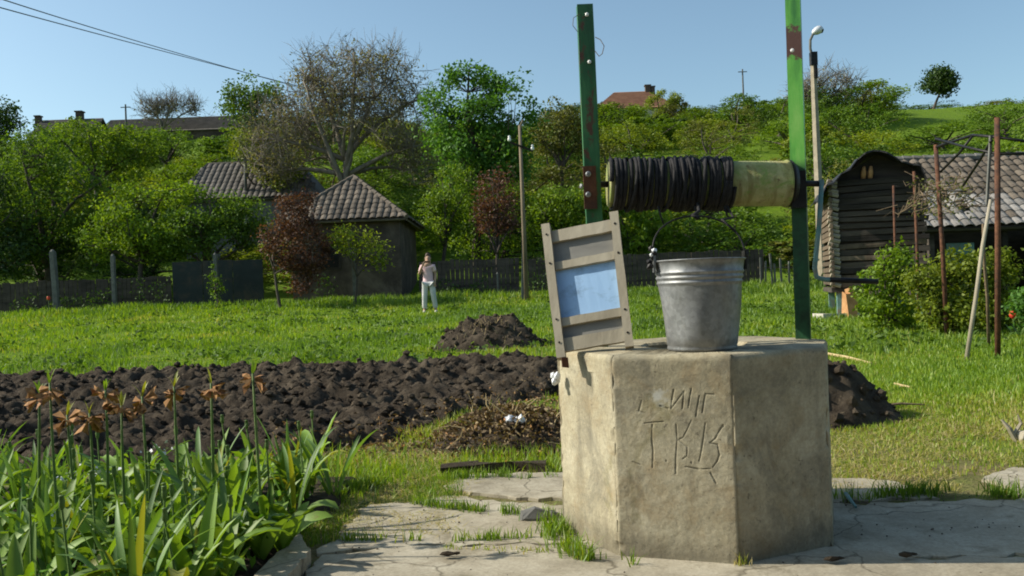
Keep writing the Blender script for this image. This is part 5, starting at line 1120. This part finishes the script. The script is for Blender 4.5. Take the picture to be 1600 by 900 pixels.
IRI = [strap(.50 + .04 * i, .026 + .003 * i, (.15, .35, .7, 1.2)[i], .15, 340 + i, 10) for i in range(4)]
TUF = [strap(.09 + .02 * i, .016, (.3, .8)[i], .15, 360 + i, 5) for i in range(2)]
for me in TUL + BRO: me.materials.append(LFT)
for me in IRI: me.materials.append(LFI)
for me in TUF: me.materials.append(LFT)
def leafo(e, me, a, tilt, s, z=0, mat=None, nm='leaf'):
    o = bpy.data.objects.new(nm, me); COL.objects.link(o); o.parent = e; o.location = (math.cos(a) * .012, math.sin(a) * .012, z)
    o.rotation_euler = (random.gauss(0, .08), tilt, a); o.scale = (s, s, s)
    if mat is not None: o.material_slots[0].link = 'OBJECT'; o.material_slots[0].material = mat
    return o
def where(x, y_): return ', beside the concrete kerb' if x > -1.42 else ', next to the dug soil' if y_ > 4.75 else ', below the crown imperials' if y_ > 3.8 else ', deep in the flower bed'
def plant(x, y_, kind):
    z = .05 if x < -1.12 else .0; pod = False; yel = random.random() < .4
    if kind == 'tulip':
        pod = random.random() < .6; yel = random.random() < .45; e = empty('tulip_plant', (x, y_, z), 'faded tulip plant' + (' with a seed pod' if pod else ' of leaves only') + (', one leaf yellowing' if yel else '') + where(x, y_), 'plant', 'broad-leaved plants in the flower bed'); n_ = random.randint(5, 8); pool = TUL; tl = (.03, .35)
    elif kind == 'broad':
        e = empty('broadleaf_plant', (x, y_, z), 'low plant with very broad pale green leaves' + where(x, y_), 'plant', 'very broad-leaved plants in the flower bed'); n_ = random.randint(4, 6); pool = BRO; tl = (.2, .6)
    else:
        e = empty('iris_plant', (x, y_, z), 'iris clump of upright narrow blue green blades' + where(x, y_), 'plant', 'iris clumps in the flower bed'); n_ = random.randint(7, 10); pool = IRI; tl = (.02, .22)
    a0 = random.uniform(0, 6.28)
    for k in range(n_): leafo(e, random.choice(pool), a0 + k * 2.4 + random.gauss(0, .2), random.uniform(*tl), random.uniform(.66, 1.05), 0, LFY if (k == 0 and yel) else None)
    if kind == 'tulip' and pod:
        m = MB(); h_ = random.uniform(.34, .46); o0 = Vector((x, y_, z)); q = o0 + Vector((random.gauss(0, .03), random.gauss(0, .03), h_)); m.tube([o0, (o0 + q) / 2 + Vector((.008, 0, 0)), q], [.006, .005, .005], 5); st = m.build('stem', M['stemgreen'], e)
        m = MB(); m.lathe([(.004, 0), (.011, .012), (.012, .035), (.008, .05), (.012, .054), (.002, .056)], q, 6); m.build('seed_pod', M['stemgreen'], st, smooth=True)
spots = []
def free(x, y_, d):
    for a, b in spots:
        if (a - x) ** 2 + (b - y_) ** 2 < d * d: return False
    spots.append((x, y_)); return True
tries = 0; cnt = 0
def bedpt():
    y_ = random.uniform(2.95, 5.35); xmax = -1.16 if y_ < 4.4 else -1.06 - .05 * (y_ - 4.4); return random.uniform(-.62 * y_ - .15, xmax), y_
while cnt < 84 and tries < 4000:
    tries += 1; x, y_ = bedpt()
    if not free(x, y_, .135): continue
    kind = random.choices(['tulip', 'iris', 'broad'], [6, 3, 1.6 if y_ < 3.9 else .3])[0]
    plant(x, y_, kind); cnt += 1
for px, py in ((440, 880), (410, 892), (475, 800), (490, 770), (455, 850), (60, 885), (372, 885), (300, 880)):
    q = G(px, py); plant(min(q.x, -1.10), q.y, 'broad' if py > 845 else 'tulip')
# crown imperials with withered orange flowers
M['withered'] = mat2('withered_petal', (.25, .115, .045), (.47, .25, .085), 30, .8, 0, .4, .003, 90, c3=(.17, .075, .035), s3=25)
FR = [(78, 605, 3.9), (165, 615, 4.3), (190, 640, 4.2), (222, 625, 4.5), (272, 610, 4.4), (330, 605, 4.3), (395, 590, 4.1), (105, 655, 4.0), (140, 652, 4.3), (62, 620, 4.1)]
for i, (px, py, Y_) in enumerate(FR):
    t_ = P(px, py, Y_); base = Vector((t_.x + random.uniform(-.04, .04), Y_ + random.uniform(-.02, .02), .05)); h_ = t_.z - .05
    yt = random.random() < .5; nf = random.randint(4, 6); e = empty('crown_imperial', base, ('very tall ' if h_ > .86 else 'tall ' if h_ > .74 else 'shorter ') + 'crown imperial with withered orange flowers under a ' + ('yellowed' if yt else 'green') + ' leaf tuft', 'flower', 'crown imperials in the flower bed')
    m = MB(); mid = (base + t_) / 2 + Vector((random.uniform(-.02, .02), 0, 0)); q = bez(base, mid, t_ + Vector((0, 0, .02)), 6); m.tube(q, [.0085, .008, .0075, .007, .006, .005], 6); m.build('stem', M['stemgreen'], e, smooth=True)
    for k in range(random.randint(4, 6)):
        a = k * 6.28 / 5 + random.gauss(0, .3); c_ = t_ + Vector((math.cos(a) * .03, math.sin(a) * .03, random.uniform(-.06, .03)))
        m = MB(); d = Vector((math.cos(a) * .9 + random.gauss(0, .4), math.sin(a) * .9, random.uniform(-1, .5))).normalized()
        for pz in range(4):
            b = pz * 1.57 + random.gauss(0, .3); s = d.orthogonal().normalized(); s = Matrix.Rotation(b, 3, d) @ s
            tt = d.cross(s); L_ = random.uniform(.024, .05); V = [t_ + (c_ - t_) * .25, c_ + d * L_ * .5 + s * .020 + tt * .016, c_ + d * L_ * .5 + s * .020 - tt * .016, c_ + d * L_ + s * random.uniform(-.01, .045) + tt * random.uniform(-.03, .03)]
            m.add(V, [(0, 1, 2), (1, 3, 2)])
        m.build('flower', M['withered'], e)
    for k in range(random.randint(3, 5)): 
        o = leafo(e, random.choice(TUF), random.uniform(0, 6.28), random.uniform(0, .35), random.uniform(.55, .95), h_ + .015, LFY if yt else None, 'tuft_leaf'); o.location = (t_.x - base.x, t_.y - base.y, h_ + .01)
    for k in range(6): leafo(e, random.choice(TUL), random.uniform(0, 6.28), random.uniform(.05, .4), random.uniform(.5, .75), random.uniform(.0, .14))
# white blossoms and ground cover between the leaves
rg = np.random.default_rng(31); N = 2600; yy = rg.uniform(2.9, 5.9, N); xx = rg.uniform(-.64, -.22, N) * yy - .1; k = (xx < -1.14); xx, yy = xx[k], yy[k]; N = len(xx)
V, F = leaf_quads(np.stack([xx, yy, .06 + rg.random(N) ** 1.5 * .20], 1), .045, rg, None, .6, .6); tag(put('ground_cover', V, F, LM['fresh'], v=np.repeat(rg.random(N), 4)), 'low green weeds filling the flower bed between the plants', 'weeds', kind='stuff')
cl_ = [P(120, 745, 4.4), P(150, 738, 4.4), P(255, 700, 4.6), P(158, 870, 3.6), P(100, 800, 4.0)]
cc = np.concatenate([np.array(c) + rg.normal(0, .05, (16, 3)) * np.array([1, 1, .4]) for c in cl_]); V, F = leaf_quads(cc, .024, rg, None, 1.0, .9)
tag(put('white_blossom', V, F, M['white_plastic']), 'tiny white blossoms scattered among the flower bed leaves', 'blossom', kind='stuff')
# ------------------------------------------------------------------ grass
GRM = leafmat('grass_blade', [(0, (.045, .10, .004)), (.3, (.115, .215, .005)), (.6, (.20, .31, .007)), (.8, (.29, .34, .02)), (.92, (.40, .34, .11)), (1, (.48, .40, .20))], .45, .10)
def blades(x, y_, z, h_, w_, v, rg, lean=.35):
    n = len(x); a = rg.uniform(0, 6.28, n); dx, dy = np.cos(a), np.sin(a); b = rg.uniform(0, 6.28, n); l = np.abs(rg.normal(0, lean, n)) * h_
    B = np.stack([x, y_, z], 1); s = np.stack([dx, dy, 0 * a], 1) * (w_ / 2)[:, None]; tip = B + np.stack([np.cos(b) * l, np.sin(b) * l, h_], 1); mid = B + np.stack([np.cos(b) * l * .3, np.sin(b) * l * .3, h_ * .55], 1)
    V = np.stack([B - s, B + s, mid + s * .75, mid - s * .75, tip], 1).reshape(-1, 3); i = np.arange(n)[:, None] * 5
    return V, np.concatenate([i + np.array([[0, 1, 2]]), i + np.array([[0, 2, 3]]), i + np.array([[3, 2, 4]])], 0), np.repeat(v, 5)
rg = np.random.default_rng(77)
def wellfree(x, y_): return np.hypot(x - WX, y_ - WY) > .68
parts = []
def field(n, x0_, x1_, y0_, y1_, hf, wf, vf, keep, pw=1.0):
    y_ = y0_ + (y1_ - y0_) * rg.random(n) ** pw; x = rg.uniform(0, 1, n); xl_ = np.maximum(x0_, -.63 * y_ - .5); xr_ = np.minimum(x1_, .63 * y_ + .5); ok = xr_ > xl_; x = xl_ + (xr_ - xl_) * x
    ok &= keep(x, y_) > rg.random(n); x, y_ = x[ok], y_[ok]; n = len(x); z = H(x, y_)
    parts.append(blades(x, y_, z - .01, hf(x, y_) * rg.uniform(.5, 1.3, n), wf(x, y_) * np.ones(n), np.clip(vf(x, y_) + rg.normal(0, .14, n), 0, 1), rg))
def patch(x, y_, s, seed): return fbm(x * s, y_ * s, 3, seed)
# the far lawn
field(150000, -20, 14, 12.2, 30.4, lambda x, y_: .05 + .26 * np.clip(patch(x, y_, .9, 6) - .25, 0, 1) + .10 * np.clip((y_ - 27.5) / 2, 0, 1), lambda x, y_: .008 + y_ * .0009,
      lambda x, y_: .42 + .8 * (patch(x, y_, .35, 17) - .42) + .5 * (patch(x, y_, 1.6, 18) - .42) + .38 * np.clip(patch(x, y_, .8, 19) - .5, 0, 1) - .12 * np.clip((y_ - 27) / 2, 0, 1), lambda x, y_: (1 - soil_mask(x, y_)) * np.clip(2.6 * patch(x, y_, .9, 23) - .25, 0, 1), .8)
# right-hand lawn
field(105000, 1.2, 14, 5.3, 17, lambda x, y_: .03 + .10 * np.clip(patch(x, y_, .8, 36), 0, 1) * np.clip((y_ - 4) / 6, .3, 1), lambda x, y_: .006 + y_ * .0008,
      lambda x, y_: .50 + .55 * (patch(x, y_, .7, 47) - .42) + .30 * np.clip((8.8 - y_) / 2.6, 0, 1), lambda x, y_: np.clip(.25 + (y_ - 5.4) / 3.5, 0, 1) * (1 - soil_mask(x, y_)) * np.clip(.1 + 1.7 * patch(x, y_, 1.3, 53), 0, 1), 1.1)
# weedy strip between the paving and the dug soil
field(26000, -1.9, 1.3, 5.15, 9.6, lambda x, y_: .05 + .09 * patch(x, y_, 1.5, 66), lambda x, y_: .006 + y_ * .0005, lambda x, y_: .55 + .9 * (patch(x, y_, 1.1, 57) - .40), lambda x, y_: (1 - soil_mask(x, y_)) * np.clip(3.2 * patch(x, y_, 1.6, 63) - .85, 0, 1) * ((y_ > 5.85) | (x < -.55)))
# flattened straw litter near the paving
def litter(n, x0_, x1_, y0_, y1_):
    x = rg.uniform(x0_, x1_, n); y_ = rg.uniform(y0_, y1_, n); k = (patch(x, y_, 1.8, 71) > .36) & (soil_mask(x, y_) < .3); x, y_ = x[k], y_[k]; n = len(x); h_ = rg.uniform(.015, .03, n)
    V, F, v = blades(x, y_, H(x, y_) + .005, h_, np.full(n, .006), np.clip(rg.normal(.93, .06, n), 0, 1), rg, 4.0); parts.append((V, F, v))
field(9000, -1.3, -.35, 4.3, 6.2, lambda x, y_: .03 + .05 * patch(x, y_, 2, 6), lambda x, y_: .007, lambda x, y_: .55 + .8 * (patch(x, y_, 2, 57) - .42), lambda x, y_: np.clip(2.5 * patch(x, y_, 2.2, 63) - .5, 0, 1) * ((x < -.95) | (y_ > 5.15)))
litter(9000, -12, 1, 12.4, 16); litter(5000, -1.3, -.3, 4.4, 6.6); litter(16000, 1.4, 4.4, 4.8, 7.8); litter(4500, -1.6, 1.1, 5.7, 8.8)
# straw, leaves and crumbs where the dug soil meets the grass, grit on the paving
N = 2600; dx = rg.uniform(-2.0, 1.0, N); dy_ = np.interp(dx, _NX, _NY) + rg.normal(-.05, .45, N); zs_, _q = soil_z(dx, dy_); dz_ = np.maximum(zs_, H(dx, dy_)) + rg.uniform(0, .025, N)
Vw, Fw = leaf_quads(np.stack([dx, dy_, dz_], 1), .045, rg, None, .8, .4); tag(put('plant_debris', Vw, Fw, LM['brown'], v=np.repeat(np.clip(rg.normal(.5, .25, N), 0, 1), 4)), 'dead leaves and straw scattered along the edge of the dug soil', 'debris', kind='stuff')
m = MB()
for q_ in range(320):
    x = random.uniform(-.9, 3.6); y_ = random.choice((random.uniform(3.2, 5.2), random.gauss(4.18, .06), random.gauss(5.1, .1), random.gauss(4.72, .05)))
    if math.hypot(x - WX, y_ - WY) > .70: m.blob((x, y_, .022), random.uniform(.002, .0065), (1, 1, .7))
tag(m.build('grit', M['wall_brown']), 'loose grit and crumbs of earth scattered over the concrete paving', 'grit', kind='stuff')
# broad-leaved weeds dotted through the lawn
wc = np.stack([rg.uniform(-14, 8, 420), 12.6 + 17 * rg.random(420) ** 1.2], 1); wc = wc[soil_mask(wc[:, 0], wc[:, 1]) < .05]
wi = np.repeat(np.arange(len(wc)), 16); wx = wc[wi, 0] + rg.normal(0, .13, len(wi)); wy = wc[wi, 1] + rg.normal(0, .13, len(wi))
Vw, Fw = leaf_quads(np.stack([wx, wy, H(wx, wy) + rg.uniform(.03, .16, len(wi))], 1), .10, rg, None, .8, .5)
tag(put('lawn_weeds', Vw, Fw, LM['mid'], v=np.repeat(np.clip(rg.normal(.5, .2, len(wi)), 0, 1), 4)), 'broad-leaved weeds dotted through the lawn', 'weeds', kind='stuff')
# rank growth along the far fence
wx = rg.uniform(-20, 12, 7000); wy = rg.normal(30.6, .35, 7000); kk = patch(wx, wy * 0, .8, 12) > .40; wx, wy = wx[kk], wy[kk]; wh = rg.random(len(wx)) ** 1.5 * 1.1 * np.clip(2.2 * patch(wx, wy * 0, 1.1, 14) - .4, .15, 1.2)
Vw, Fw = leaf_quads(np.stack([wx, wy, H(wx, wy) + wh], 1), .11, rg, None, .4, .55)
tag(put('fence_undergrowth', Vw, Fw, LM['dark'], v=np.repeat(np.clip(rg.normal(.5, .2, len(wx)), 0, 1), 4)), 'dark weeds and brambles growing along the far fence', 'weeds', kind='stuff')
def emit(name, label, kind_parts):
    V = []; F = []; v = []; n = 0
    for a, b, c_ in kind_parts: V.append(a); F.append(b + n); v.append(c_); n += len(a)
    tag(put(name, np.concatenate(V), np.concatenate(F), GRM, v=np.concatenate(v)), label, 'grass', kind='stuff')
emit('grass', 'sunlit green and straw coloured grass around the dug soil', parts)
parts = []
def along(pts, n, wd, h_, v0):
    q = [np.array(G(*p))[:2] for p in pts]
    for a, b in zip(q[:-1], q[1:]):
        k = int(n * np.linalg.norm(b - a)); t = rg.random(k); c_ = a + (b - a) * t[:, None] + rg.normal(0, wd, (k, 2)); keep = (patch(c_[:, 0], c_[:, 1], 5, 81) > .36) & wellfree(c_[:, 0], c_[:, 1]); c_ = c_[keep]; k = len(c_)
        parts.append(blades(c_[:, 0], c_[:, 1], np.full(k, .01), h_ * rg.uniform(.4, 1.3, k), np.full(k, .007), np.clip(rg.normal(v0, .18, k), 0, 1), rg, .5))
along([(650, 790), (700, 798), (760, 805), (830, 808), (880, 790)], 700, .025, .06, .36)
along([(880, 800), (870, 835), (890, 862)], 1100, .05, .085, .45)
along([(520, 850), (600, 848), (720, 850), (830, 845)], 420, .02, .055, .50)
along([(500, 800), (540, 770), (600, 762)], 1400, .05, .07, .5)
along([(690, 862), (800, 868), (880, 868)], 200, .02, .035, .75)
along([(880, 868), (925, 885), (955, 890), (990, 890)], 700, .025, .09, .50); along([(945, 892), (975, 892)], 2000, .02, .08, .45)
along([(1150, 892), (1172, 888)], 500, .012, .06, .92)
along([(1320, 782), (1420, 778), (1520, 775), (1600, 780)], 900, .045, .09, .35)
along([(690, 752), (760, 750), (860, 748)], 700, .04, .07, .40)
emit('joint_weeds', 'tufts of weeds growing in the paving joints and round the well foot', parts)
# ------------------------------------------------------------------ the person
pf = G(671, 489); Yp_ = pf.y
k = Yp_ / FPX
person = empty('person', pf, 'person in a pink top and pale trousers standing on the grass, hand to face', 'person')
M['skin'] = mat2('skin', (.36, .22, .15), (.44, .28, .19), 6, .6); M['pink'] = mat2('pink_cotton', (.66, .42, .44), (.78, .56, .57), 8, .9, 0, .4, .01, 16); M['pale'] = mat2('pale_trousers', (.48, .47, .46), (.62, .61, .60), 8, .9, 0, .4, .01, 16); M['hair'] = mat2('brown_hair', (.05, .03, .02), (.11, .07, .045), 30, .6); M['shoe'] = mat2('pale_shoes', (.42, .40, .33), (.55, .52, .42), 9, .7)
def skin(name, V, E_, R_, mat, parent, sub=2):
    me = bpy.data.meshes.new(name); me.from_pydata([tuple(v) for v in V], E_, []); me.update(); o = bpy.data.objects.new(name, me); COL.objects.link(o); o.parent = parent; ORG[o.name] = ORG[parent.name]
    md = o.modifiers.new('skin', 'SKIN'); md.use_smooth_shade = True
    for i, r in enumerate(R_): me.skin_vertices[0].data[i].radius = r if hasattr(r, '__len__') else (r, r)
    me.skin_vertices[0].data[0].use_root = True
    o.modifiers.new('sub', 'SUBSURF').levels = sub; o.modifiers['sub'].render_levels = sub; me.materials.append(mat); return o
# stands turned a little to the right, weight on both feet; local z up, x right in the picture
J = [(0, 0, .93), (0, .01, 1.10), (-.01, .01, 1.28), (-.01, .01, 1.40), (.0, 0, 1.47), (.01, -.02, 1.54), (.015, -.02, 1.62), (.01, -.01, 1.68),
     (-.17, .02, 1.37), (-.26, -.05, 1.14), (-.15, -.20, 1.36), (-.09, -.22, 1.45), (.16, 0, 1.37), (.22, .03, 1.12), (.20, -.08, .90), (.20, -.11, .82),
     (-.09, 0, .88), (-.12, -.03, .50), (-.14, .02, .10), (-.15, -.12, .04), (.10, 0, .88), (.14, -.04, .50), (.19, .03, .10), (.22, -.11, .04)]
E_ = [(0, 1), (1, 2), (2, 3), (3, 4), (4, 5), (5, 6), (6, 7), (3, 8), (8, 9), (9, 10), (10, 11), (3, 12), (12, 13), (13, 14), (14, 15), (0, 16), (16, 17), (17, 18), (18, 19), (0, 20), (20, 21), (21, 22), (22, 23)]
R_ = [(.15, .11), (.13, .10), (.15, .11), (.12, .085), .05, (.075, .085), (.078, .095), (.05, .06), .058, .042, .032, .03, .058, .042, .032, .03, .09, .062, .042, (.042, .035), .09, .062, .042, (.042, .035)]
n0 = len(J)
for hb_, dirv in ((11, Vector((.25, -.1, .9))), (15, Vector((.02, -.15, -1)))):          # five fingers on each hand
    s_ = Vector((.9, .3, 0)).normalized()
    for f_ in range(5):
        off = (f_ - 2) * .016; L_ = (.045, .065, .07, .065, .05)[f_]; b = Vector(J[hb_]) + s_ * off
        d = (dirv.normalized() + s_ * ((-.9 if f_ == 0 else 0) + off * 3)).normalized(); J += [tuple(b + d * L_ * .6), tuple(b + d * L_ + Vector((0, -.012, 0)))]; E_ += [(hb_, len(J) - 2), (len(J) - 2, len(J) - 1)]; R_ += [.009, .007]
skin('body', J, E_, R_, M['skin'], person)
skin('top', [(0, 0, .80), (0, .01, 1.10), (-.01, .01, 1.28), (-.01, .01, 1.41), (-.17, .02, 1.375), (-.235, -.03, 1.20), (.16, 0, 1.375), (.20, .02, 1.20)], [(0, 1), (1, 2), (2, 3), (3, 4), (4, 5), (3, 6), (6, 7)], [(.185, .135), (.155, .12), (.168, .125), (.13, .095), .074, .066, .074, .066], M['pink'], person)
skin('trousers', [(0, 0, .95), (-.09, 0, .86), (-.12, -.03, .50), (-.14, .02, .11), (.10, 0, .86), (.14, -.04, .50), (.19, .03, .11)], [(0, 1), (1, 2), (2, 3), (0, 4), (4, 5), (5, 6)], [(.165, .12), .108, .085, .072, .108, .085, .072], M['pale'], person)
skin('hair', [(.01, .03, 1.53), (.012, .03, 1.63), (.01, .0, 1.71), (.01, -.06, 1.70)], [(0, 1), (1, 2), (2, 3)], [(.09, .085), (.108, .10), (.10, .085), (.07, .05)], M['hair'], person)
for fx, fy in ((-.145, -.02), (.20, -.01)):
    m = MB(); m.lathe([(.03, -.10), (.048, -.06), (.045, .02), (.055, .09), (.045, .14), (.01, .16)], pf + Vector((fx, fy, .035)), 10, Vector((.1, -1, -.05)), True, True); m.build('shoe', M['shoe'], person, smooth=True)
m = MB()      # face: brow, nose, mouth
hp = pf + Vector((.012, -.115, 1.61)); m.blob(hp + Vector((0, -.008, -.005)), .016, (.7, 1, 1.4), amp=.1); m.build('nose', M['skin'], person)
for dx, dz, nm, mt, r in ((-.03, .015, 'eye', 'black_iron', .010), (.03, .015, 'eye', 'black_iron', .010), (0, -.045, 'mouth', 'red', .014)):
    m = MB(); m.blob(hp + Vector((dx, .012, dz)), r, (1.3, .6, .6), amp=.1); m.build(nm, M[mt], person)
for s in (-1, 1):
    m = MB(); m.blob(pf + Vector((.012 + s * .085, -.01, 1.61)), .026, (.5, .8, 1.2), amp=.1); m.build('ear', M['skin'], person)
